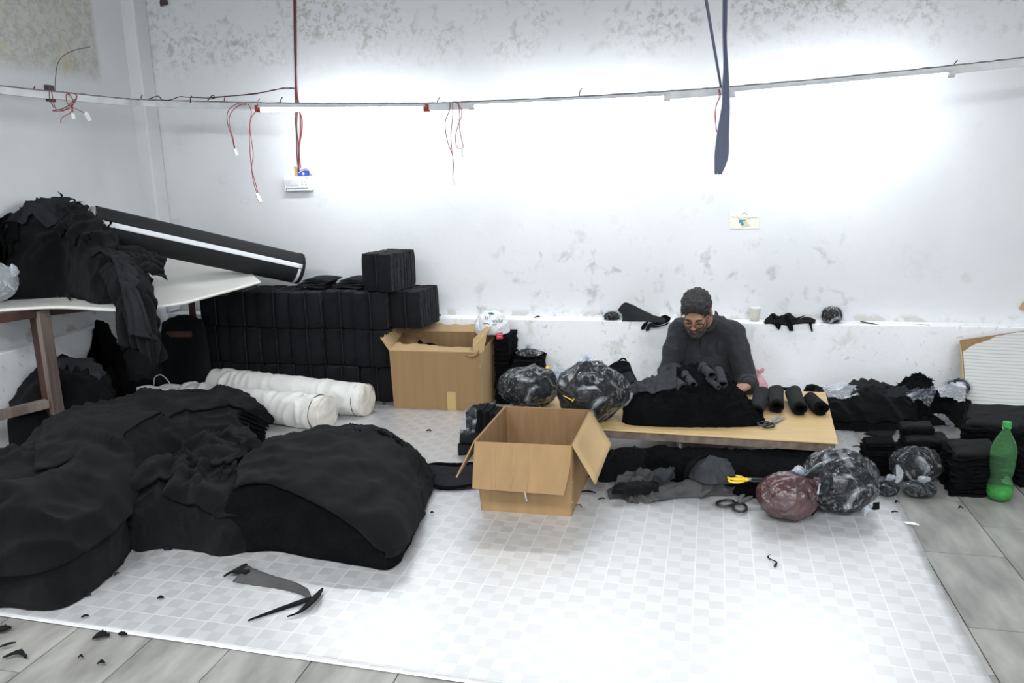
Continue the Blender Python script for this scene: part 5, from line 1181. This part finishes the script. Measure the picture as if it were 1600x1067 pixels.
for k, (pts, w) in enumerate([([(1214, 504), (1216, 510), (1217, 515)], [.035, .03, .004]), ([(1228, 492), (1233, 505), (1237, 517)], [.02, .035, .022]), ([(1266, 503), (1267, 510), (1269, 518)], [.02, .012, .010]), ([(1206, 490), (1213, 498), (1222, 492)], [.004, .03, .004]), ([(1240, 500), (1252, 495), (1258, 493)], [.03, .02, .005])]):
    ribbon('pointed_end', [lp(*p, LY-.016-.003*k) for p in pts], w, (1, -.2, .1), BLK, o, .004, 16, .003, k)
for (a, b, w, lab) in (((1344, 503), (1373, 509), .016, 'dark flat stick lying across the ledge right of the round bag'), ((1427, 507.5), (1453, 508.5), .010, 'short thin dark stick lying on the ledge above the leaning board')):
    o = mobj('wooden_stick', *(lambda m: (m.V, m.F))(MB().hexa([lp(*a, LY+.06)+A3(0, 0, -.0), lp(*b, LY+.015), lp(*b, LY+.005), lp(*a, LY+.045), lp(*a, LY+.06)+A3(0, 0, w*.5), lp(*b, LY+.015)+A3(0, 0, w*.5), lp(*b, LY+.005)+A3(0, 0, w*.5), lp(*a, LY+.045)+A3(0, 0, w*.5)])), WIREB, None, False); tag(o, lab, 'stick')
for k, (px, lab) in enumerate(((687, 'tiny black scrap on the ledge left of the carrier bag'), (841, 'flat dark scrap on the ledge above the small round bag'))):
    a = lp(px-6, 491.5, LY+.05); a[2] = LZt+.003; b = a+A3(.035, .01, .002); o = ribbon('cloth_scrap', [a, (a+b)/2+A3(0, 0, .004), b], [.012, .02, .006], (.2, 1, .2), BLK, None, .003, 10, .006, k); tag(o, lab, 'cloth scrap')
o = ribbon('stray_strip', [lp(1030, 497, LY+.08), lp(1046, 500, LY+.07), lp(1058, 499, LY+.07)], .008, (0, 1, .1), CORE, None, .004, 10); tag(o, 'thin brown strip on the ledge beside the man shoulder', 'strip')
o = mobj('card_piece', *(lambda m: (m.V, m.F))(MB().plate([YP(1592, 482, DW-.01), YP(1606, 487, DW-.03), YP(1606, 468, DW-.03), YP(1600, 470, DW-.01)], .006)), CARDL, None, False); tag(o, 'corner of a cream card at the right photo edge on the wall', 'card')

# ================================================================== RIGHT SIDE
def board():
    t = empty('leaning_board', (1.75, 4.68, 0), 'pale veined laminate board with a chipped brown top edge leaning on the right wall part', 'board')
    BL = A3(*YP(1511, 668, 4.56)); TL = YP(1500, 531, 4.86); TR = YP(1660, 508, 4.86); BR = BL+(TR-TL)
    th = .018; n_ = np.cross(TR-BL, TL-BL); n_ /= np.linalg.norm(n_); n_ = n_ if n_[1] < 0 else -n_
    back = [p-n_*th for p in (BL, BR, TR, TL)]
    bevel(MB().hexa([back[0], back[1], back[2], back[3], BL, BR, TR, TL]).build('board_core', CARDI, t), .002)
    f = lambda u, v: (BL*(1-u)+BR*u)*(1-v)+(TL*(1-u)+TR*u)*v+n_*.0015
    P = [f(0.012, .0), f(1, 0), f(1, .995), f(.5, .99), f(.42, .98), f(.36, .985), f(.30, .955), f(.2, .93), f(.15, .925), f(.09, .90), (f(.06, .875)), f(.02, .86)]
    MB().plate(P, .002).build('laminate_face', VEIN, t)
    MB().plate([f(-.012, 0)-n_*.004, f(.012, 0), f(.010, .86), f(-.006, .995)-n_*.004], .004).build('left_edge_band', CARDL, t)
board()
def gr(pts): return [G(*p) for p in pts]
def quad(px0, px1, py, depth, sk=.0):
    a = G(px0, py); b = G(px1, py); return [a, b, b+A3(sk, depth, 0), a+A3(sk, depth, 0)]
slab_stack('cloth_stack', 'left square stack of black cloth pieces behind the small bags', 'cloth stack', quad(1350, 1420, 745, .15, .01), 0, .118, 20, BLK2, .006, 31, group='square black cloth stacks')
o = bpy.data.objects[-1] if False else None
slab_stack('cloth_stack', 'small upper pile on the left square black cloth stack', 'cloth stack', [p+A3(.004, .03, 0) for p in quad(1350, 1395, 745, .10, .01)], .120, .155, 6, BLK2, .004, 32, topmat=CHA)
slab_stack('cloth_stack', 'taller middle square stack of black cloth pieces behind the medium bag', 'cloth stack', quad(1412, 1484, 741, .17, .01), 0, .148, 24, BLK2, .005, 33, group='square black cloth stacks', top=.9, topmat=BLK)
slab_stack('cloth_stack', 'upper back half of the taller middle black cloth stack', 'cloth stack', [p+A3(.0, .07, 0) for p in quad(1410, 1462, 740, .10, .01)], .168, .192, 5, BLK2, .003, 34, top=.95, topmat=BLK)
slab_stack('cloth_stack', 'ruffled stack of black cloth pieces left of the green bottle', 'cloth stack', quad(1484, 1562, 776, .24, .02), 0, .175, 20, BLK2, .011, 35, lean=(.008, .01), rough_=.014, top=.9, topmat=BLK)
slab_stack('cloth_stack', 'tall slumping stack of black cloth pieces behind the green bottle', 'cloth stack', [G(1502, 735), G(1600, 748), G(1615, 700), G(1510, 695)], 0, .215, 22, BLK2, .012, 36, lean=(-.012, .01), rough_=.022, top=.92, topmat=BLK)
slab_stack('cloth_stack', 'black cloth stack cut by the right photo edge beside the bottle', 'cloth stack', quad(1590, 1690, 762, .2, .02), 0, .16, 16, BLK2, .009, 37, lean=(.0, .01), rough_=.01)
def bottle():
    c = G(1567, 787); c[1] += .05; c = A3(c[0], c[1], 0); t = empty('plastic_bottle', c, 'large green plastic bottle with green cap standing on the tiles at the right', 'bottle')
    prof = [(0, .008), (.020, .004), (.034, .000), (.044, .010), (.049, .030), (.050, .060), (.047, .080), (.041, .096), (.040, .104), (.045, .125), (.0475, .150), (.0465, .152), (.0475, .155), (.0490, .180), (.0480, .183), (.0490, .186), (.0500, .210), (.049, .228), (.042, .255), (.030, .280), (.019, .300), (.0145, .312), (.0145, .322), (.0175, .323), (.0175, .327), (.0135, .328)]
    MB().lathe(prof, c, 40).build('bottle_wall', GREEN, t, True)
    MB().lathe([(0, .012), (.030, .006), (.042, .014), (.0465, .032), (.0475, .058), (0, .058)], c, 32).build('drink', LIQ, t, True)
    mb = MB(); V = []; k = 48
    for r, z in ((.0, .349), (.0155, .349), (.0170, .346), (.0172, .328), (.0140, .328)): V.append((r, z))
    mb.lathe(V, c, k); P = np.array(mb.V); 
    for i in range(len(P)):
        if i//k in (2, 3) and (i % k) % 2: P[i, :2] = c[:2]+(P[i, :2]-c[:2])*.95
    mobj('bottle_cap', P, mb.F, GCAP, t, False)
bottle()
# wide heap of black cloth by the wall
o, gh, nh = loft('cloth_heap', [(G(1285, 668, .003), YP(1275, 610, 4.62)), (G(1310, 672, .003), YP(1305, 612, 4.62)), (G(1350, 674, .003), YP(1345, 602, 4.64)), (G(1390, 673, .003), YP(1385, 606, 4.64)), (G(1425, 668, .003), YP(1415, 614, 4.60)), (G(1460, 665, .003), YP(1450, 612, 4.60)), (G(1500, 662, .003), YP(1498, 612, 4.58)), (G(1520, 655, .003), YP(1515, 630, 4.58))],
     BLK, None, 150, 80, q=.85, back=.55, amp=.020, freq=8, seed=44, rag=.004, ret=True)
tag(o, 'wide heap of crumpled black cloth along the wall right of the table', 'cloth heap')
patch('wrinkled_layer', gh, nh, .06, .55, .08, .42, .015, .004, BLK, o, .03, 5, .04); patch('smooth_layer', gh, nh, .22, .68, .30, .52, .02, .004, CHA, o, .02, 15, .03)
patch('dark_layer', gh, nh, .6, .98, .10, .50, .015, .004, BLK2, o, .03, 25, .05)
o = loft('cloth_piece', [(YP(1400, 612, 4.58), YP(1402, 604, 4.70)), (YP(1420, 613, 4.58), YP(1420, 592, 4.70)), (YP(1440, 612, 4.58), YP(1438, 586, 4.70)), (YP(1460, 612, 4.58), YP(1456, 596, 4.70))], BLK2, None, 50, 30, q=.7, amp=.012, freq=16, seed=47, rag=.012, back=.6)
tag(o, 'frayed black crumpled cloth on top of the wide wall heap', 'cloth piece'); frays([YP(1405, 603, 4.66), YP(1420, 592, 4.66), YP(1438, 586, 4.66), YP(1456, 594, 4.66)], o, 30, 9, L=.016)
for k, (C_, m_, lab) in enumerate([
  ([[YP(1285, 603, 4.66), YP(1287, 612, 4.55), YP(1295, 620, 4.45)], [YP(1312, 598, 4.70), YP(1315, 610, 4.55), YP(1320, 622, 4.45)], [YP(1335, 598, 4.70), YP(1340, 606, 4.56), YP(1345, 616, 4.50)], [YP(1350, 603, 4.66), YP(1352, 608, 4.58), YP(1352, 612, 4.54)]], FILM2, 'crumpled clear film on the left end of the wide wall heap'),
  ([[YP(1412, 614, 4.56), YP(1420, 620, 4.48), YP(1428, 626, 4.42)], [YP(1432, 604, 4.60), YP(1436, 616, 4.48), YP(1438, 624, 4.42)], [YP(1452, 604, 4.60), YP(1452, 618, 4.46), YP(1450, 634, 4.38)], [YP(1462, 606, 4.58), YP(1462, 614, 4.48), YP(1456, 628, 4.40)]], FILM, 'draped clear film hanging over the middle of the wide wall heap'),
  ([[YP(1465, 610, 4.56), YP(1470, 620, 4.46)], [YP(1480, 600, 4.60), YP(1485, 620, 4.44)], [YP(1500, 598, 4.62), YP(1500, 628, 4.42)], [YP(1510, 600, 4.60), YP(1508, 624, 4.44)]], FILM2, 'crumpled clear film beside the leaning board'),
  ([[gp(1458, 646, .10), gp(1460, 650, .08)], [gp(1475, 650, .09), gp(1474, 658, .05)], [gp(1492, 664, .03), gp(1484, 668, .01)]], FILM2, 'narrow clear film strip hanging down to the tiles before the board')]):
    floor_cloth('plastic_wrap', lab, 'plastic wrap', C_, m_, 60+k, .012, 22, .001, nu=44, nv=24, rag=.008)
bag('plastic_bag', 'dark filled clear bag wedged between the wall heap and the leaning board', 'plastic bag', YP(1496, 606, 4.66), (.07, .05, .06), (-.6, -.4, .5), .14, seed=24, ear=.04, fill=.85)
floor_cloth('cloth_piece', 'small dark cloth piece on the tiles in front of the wide heap', 'cloth piece', [[gp(1350, 678, .006), gp(1360, 672, .008)], [gp(1375, 681, .006), gp(1380, 673, .012)], [gp(1395, 680, .006), gp(1400, 673, .008)]], BLK, 71, .003, 20, .004, nu=20, nv=10)
# things behind the table, right of the man
slab_stack('white_packet', 'long white folded packet on the floor by the wall behind the table', 'packet', [(.52, 4.70), (.86, 4.70), (.86, 4.86), (.52, 4.86)], 0, .10, 4, WPLAS, .004, 90)
bag('plastic_bag', 'pink plastic bag on the floor right of the man', 'plastic bag', YP(1184, 606, 4.72), (.055, .05, .075), (.1, -.1, 1), .004, fm=PINK, cm=None, seed=25, ear=.05)
floor_cloth('cloth_piece', 'flat black cloth scraps along the far edge of the yellow table', 'cloth piece', [[G(1208, 611, .12), G(1210, 607, .14)], [G(1228, 609, .13), G(1228, 605, .16)], [G(1246, 610, .12), G(1248, 607, .14)]], BLK, 73, .006, 30, .004, nu=30, nv=8, rag=.008)
floor_cloth('cloth_piece', 'black folded cloth corner by the far right table corner', 'cloth piece', [[G(1256, 611, .12), G(1260, 604, .16)], [G(1272, 611, .12), G(1272, 602, .18)], [G(1284, 612, .10), G(1284, 605, .14)]], BLK, 74, .006, 20, .02, nu=20, nv=10)

# ================================================================== THE MAN
def man():
    root = empty('person', (.17, 4.70, .005), 'bearded man with glasses in a charcoal shirt sitting behind the low table, looking down', 'person')
    hc = A3(.112, 4.515, .628)
    f = A3(-.16, -math.cos(math.radians(36)), -math.sin(math.radians(36))); f /= np.linalg.norm(f)
    xr = np.cross((0, 0, 1), -f); xr = xr-(-f)*(xr@-f); xr /= np.linalg.norm(xr)
    if xr[0] < 0: xr = -xr
    yb = -f; zu = np.cross(xr, yb)
    if zu[2] < 0: zu = -zu
    Rm = np.stack([xr, yb, zu], 1); hl = lambda x, y, z: hc+Rm@A3(x, y, z)
    shL, shR = A3(.020, 4.665, .488), A3(.330, 4.665, .488); elL, elR = A3(-.040, 4.535, .255), A3(.402, 4.515, .225)
    wrL, wrR = A3(.005, 4.285, .335), A3(.392, 4.300, .272)
    hipL, hipR = A3(.08, 4.76, .115), A3(.26, 4.76, .115); knL, knR = A3(-.12, 4.53, .090), A3(.46, 4.53, .090); anL, anR = A3(.22, 4.40, .055), A3(.12, 4.36, .055)
    def body(s, g, skin=True):
        s.ell((.172, 4.70, .385), (.160+g, .098+g, .165+g), .04); s.ell((.172, 4.685, .20), (.165+g, .125+g, .18+g), .05)
        s.cap(A3(.045, 4.68, .49), A3(.305, 4.68, .49), .052+g, .052+g, .05)
        s.cap(A3(.105, 4.655, .525), A3(.235, 4.655, .525), .040+g, .040+g, .05)
        for a, b, c in ((shL, elL, wrL), (shR, elR, wrR)):
            s.cap(a, b, .050+g, .042+g, .035)
            c2 = c if skin else b+(c-b)*.88
            s.cap(b, c2, .041+g, (.027 if skin else .034)+g, .02)
    def legs(s, g):
        for a, b, c in ((hipL, knL, anL), (hipR, knR, anR)): s.cap(a, b, .085+g, .060+g, .04); s.cap(b, c, .052+g, .038+g, .03)
        s.cap(hipL, hipR, .10+g, .10+g, .05)
    def hand(s, w, d, up, side):
        """palm, four unequal bent fingers and a thumb leaving the side of the palm"""
        d = d/np.linalg.norm(d); up = up-d*(up@d); up /= np.linalg.norm(up); sd = np.cross(d, up)*side
        for k in (-1.2, -.4, .4, 1.2): s.cap(w+sd*k*.008, w+d*.075+sd*k*.017, .014, .013, .010)
        for k, L_ in zip((-1.45, -.5, .5, 1.45), (.058, .070, .076, .068)):
            p0 = w+d*.072+sd*k*.0165; p1 = p0+(d*.92-up*.30)*L_*.45; p2 = p1+(d*.55-up*.80)*L_*.32; p3 = p2+(d*.1-up*.95)*L_*.28
            s.cap(p0, p1, .0095, .0088, .004); s.cap(p1, p2, .0088, .0080, .004); s.cap(p2, p3, .0080, .0068, .004)
        q0 = w+d*.020+sd*.020; q1 = q0+d*.028+sd*.024-up*.008; q2 = q1+d*.028+sd*.006-up*.014
        s.cap(q0, q1, .0125, .0105, .006); s.cap(q1, q2, .0100, .0085, .004)
    s = SDF((-.24, 4.12, .0), (.60, 4.90, .80), .0046)
    body(s, -.004); legs(s, -.006)
    for a, sg in ((anL, -1), (anR, 1)): s.cap(a, a+A3(-sg*.10, -.02, -.015), .032, .022, .02); s.cap(a+A3(sg*.02, 0, -.01), a, .03, .03, .02)
    hand(s, wrR, A3(-.62, -.62, -.10), A3(0, -.25, 1), 1); hand(s, wrL, A3(.45, -.8, -.05), A3(0, -.1, 1), -1)
    # neck and head
    s.cap(A3(.165, 4.675, .53), hl(0, .035, -.055), .058, .052, .03)
    s.ell(hl(0, .018, .032), (.074, .092, .084), .02, Rm); s.ell(hl(0, -.022, -.045), (.057, .068, .074), .03, Rm); s.ell(hl(0, -.055, -.092), (.030, .030, .026), .025, Rm)
    s.cap(hl(-.034, -.074, .020), hl(.034, -.074, .020), .013, .013, .012)
    for sx in (-1, 1):
        s.ell(hl(sx*.036, -.064, -.030), (.022, .022, .022), .02, Rm); s.ell(hl(sx*.031, -.092, .000), (.018, .013, .012), .010, Rm, True)
        s.ell(hl(sx*.031, -.074, .000), (.0145, .0135, .0125), .004, Rm); s.ell(hl(sx*.079, .008, -.008), (.010, .020, .031), .010, Rm)
        s.ell(hl(sx*.010, -.100, -.030), (.009, .009, .007), .006, Rm)
    s.cap(hl(0, -.084, .012), hl(0, -.106, -.026), .0085, .0125, .010)
    s.cap(hl(-.018, -.086, -.062), hl(.018, -.086, -.062), .0075, .0075, .008)
    V, Q = s.mesh(); o = mobj('body', V, Q, SKIN, root, True); sm = o.modifiers.new('smooth', 'SMOOTH'); sm.iterations = 3; sm.factor = .5
    # shirt
    s2 = SDF((-.24, 4.20, .0), (.60, 4.90, .66), .0060); body(s2, .012, False); s2.cap(A3(.0, 4.68, .12), A3(.34, 4.68, .12), .10, .10, .05)
    s2.cap(A3(.160, 4.66, .55), hl(0, .02, -.06), .054, .062, .008, sub=True)
    V, Q = s2.mesh(); nn = np.zeros_like(V)
    fn = np.cross(V[Q[:, 1]]-V[Q[:, 0]], V[Q[:, 2]]-V[Q[:, 0]])
    for k in range(4): np.add.at(nn, Q[:, k], fn)
    nn /= np.linalg.norm(nn, axis=1)[:, None]+1e-9
    W_ = V*np.array([1.4, 1, .55]); V = V+nn*(.010*folds(W_, 7, 4)+.003*folds(V*np.array([1, 1, 1.6]), 16, 9))[:, None]
    V[:, 2] = np.maximum(V[:, 2], .006)
    o = mobj('shirt', V, Q, SHIRT, root, True); sm = o.modifiers.new('smooth', 'SMOOTH'); sm.iterations = 4
    s3 = SDF((-.26, 4.24, .0), (.62, 4.92, .26), .008); legs(s3, .008); V, Q = s3.mesh(); V[:, 2] = np.maximum(V[:, 2], .006); mobj('trousers', V, Q, SHIRT, root, True)
    # collar, placket, cuffs, pocket
    def on(x, z, dy=.0):  # front of the chest
        e = 1-((x-.172)/.176)**2-((z-.385)/.181)**2; yc = 4.70-.112*math.sqrt(max(e, 0)); e2 = 1-((x-.172)/.181)**2-((z-.20)/.196)**2
        return A3(x, min(yc, 4.685-.141*math.sqrt(max(e2, 0)))-dy, z)
    for sx in (-1, 1):
        P = [A3(.165+sx*.058, 4.715, .585), A3(.162+sx*.068, 4.66, .575), A3(.158+sx*.062, 4.60, .545), A3(.156+sx*.030, 4.565, .505)]
        ribbon('collar', P, [.034, .040, .044, .030], [(0, -.2, 1), (sx*.4, 0, 1), (sx*.8, -.2, .8), (sx, -.2, .25)], SHIRT, root, .004, 24)
    ribbon('placket', [on(.158, .49, .006), on(.160, .42, .008), on(.163, .34, .008), on(.165, .26, .008)], .030, (1, 0, 0), SHIRT, root, .003, 20)
    sheet('pocket', [[on(.235, .44, .005), on(.235, .40, .005), on(.237, .35, .005)], [on(.27, .44, .007), on(.27, .40, .007), on(.27, .345, .007)], [on(.305, .435, .009), on(.305, .39, .009), on(.303, .355, .009)]], SHIRT, root, 12, 12, .003, .001)
    for a, b in ((elL, wrL), (elR, wrR)):
        d = (b-a)/np.linalg.norm(b-a); c = a+(b-a)*.84; u = np.cross(d, (0, 0, 1)); u /= np.linalg.norm(u); v = np.cross(u, d)
        for off in (0, .028): MB().tube([c+d*off+(.049-.1*off)*(math.cos(x)*u+math.sin(x)*v) for x in np.linspace(0, 2*math.pi, 24)], .006, 8, False).build('cuff', SHIRT, root, True)
    # hair with short curls, greying beard, brows
    def shell(name, fnc, m_, lo, hi, h, cur, fr, seed):
        q = SDF(lo, hi, h); fnc(q); V, Q = q.mesh(); nn = V-hc; nn /= np.linalg.norm(nn, axis=1)[:, None]
        V = V+nn*(cur*fbm(V*fr+seed, 2))[:, None]; return mobj(name, V, Q, m_, root, True)
    lo, hi = hc-.16, hc+.16
    def hair(q):
        q.ell(hl(0, .020, .040), (.081, .098, .089), .02, Rm); q.ell(hl(0, -.035, .085), (.060, .045, .036), .02, Rm); q.ell(hl(0, .055, -.01), (.074, .055, .07), .02, Rm)
        q.ell(hl(.0, -.135, -.004), (.094, .088, .098), .012, Rm, True); q.ell(hl(0, -.02, -.100), (.10, .10, .075), .010, Rm, True)
        for sx in (-1, 1): q.ell(hl(sx*.083, .006, -.012), (.022, .026, .036), .006, Rm, True)
    shell('hair', hair, HAIR, lo, hi, .0042, .010, 48, 3)
    def beard(q):
        q.ell(hl(0, -.028, -.070), (.063, .072, .066), .02, Rm); q.ell(hl(0, -.062, -.108), (.036, .034, .030), .02, Rm)
        q.ell(hl(0, -.055, -.005), (.085, .085, .050), .010, Rm, True); q.ell(hl(0, .06, -.06), (.12, .075, .12), .01, Rm, True)
        q.cap(hl(-.026, -.090, -.053), hl(0, -.097, -.047), .006, .008, .006); q.cap(hl(.026, -.090, -.053), hl(0, -.097, -.047), .006, .008, .006)
        q.cap(hl(-.010, -.105, -.066), hl(.010, -.105, -.066), .006, .006, .003, sub=True)
    shell('beard', beard, BEARD, lo, hi, .0040, .004, 90, 8)
    MB().tube([hl(-.015, -.0935, -.065), hl(0, -.0965, -.065), hl(.015, -.0935, -.065)], [.003, .005, .003], 8).build('lips', LIP, root, True)
    for sx in (-1, 1):
        MB().tube([hl(sx*.014, -.090, .020), hl(sx*.030, -.090, .026), hl(sx*.047, -.080, .021)], [.003, .0045, .002], 7).build('eyebrow', HAIR, root, True)
        MB().tube([hl(sx*.019, -.0865, -.006), hl(sx*.031, -.0895, -.0095), hl(sx*.043, -.084, -.006)], .0016, 6).build('eyelid', HAIR, root, True)
    g = MB().tube([hl(-.005, -.112, .002), hl(.005, -.112, .002)], .0022, 6).build('glasses', BLKP, root, True)
    for sx in (-1, 1):
        MB().tube([hl(sx*(.0315+.0255*math.cos(x)), -.108+.010*abs(math.cos(x)) if sx*math.cos(x) > 0 else -.108, -.002+.019*math.sin(x)) for x in np.linspace(0, 2*math.pi, 28)], .0022, 6, False).build('lens_rim', BLKP, g, True)
        MB().tube([hl(sx*.057, -.098, .006), hl(sx*.074, -.05, .008), hl(sx*.080, .0, .008), hl(sx*.080, .015, -.008)], .002, 6).build('temple', BLKP, g, True)
man()
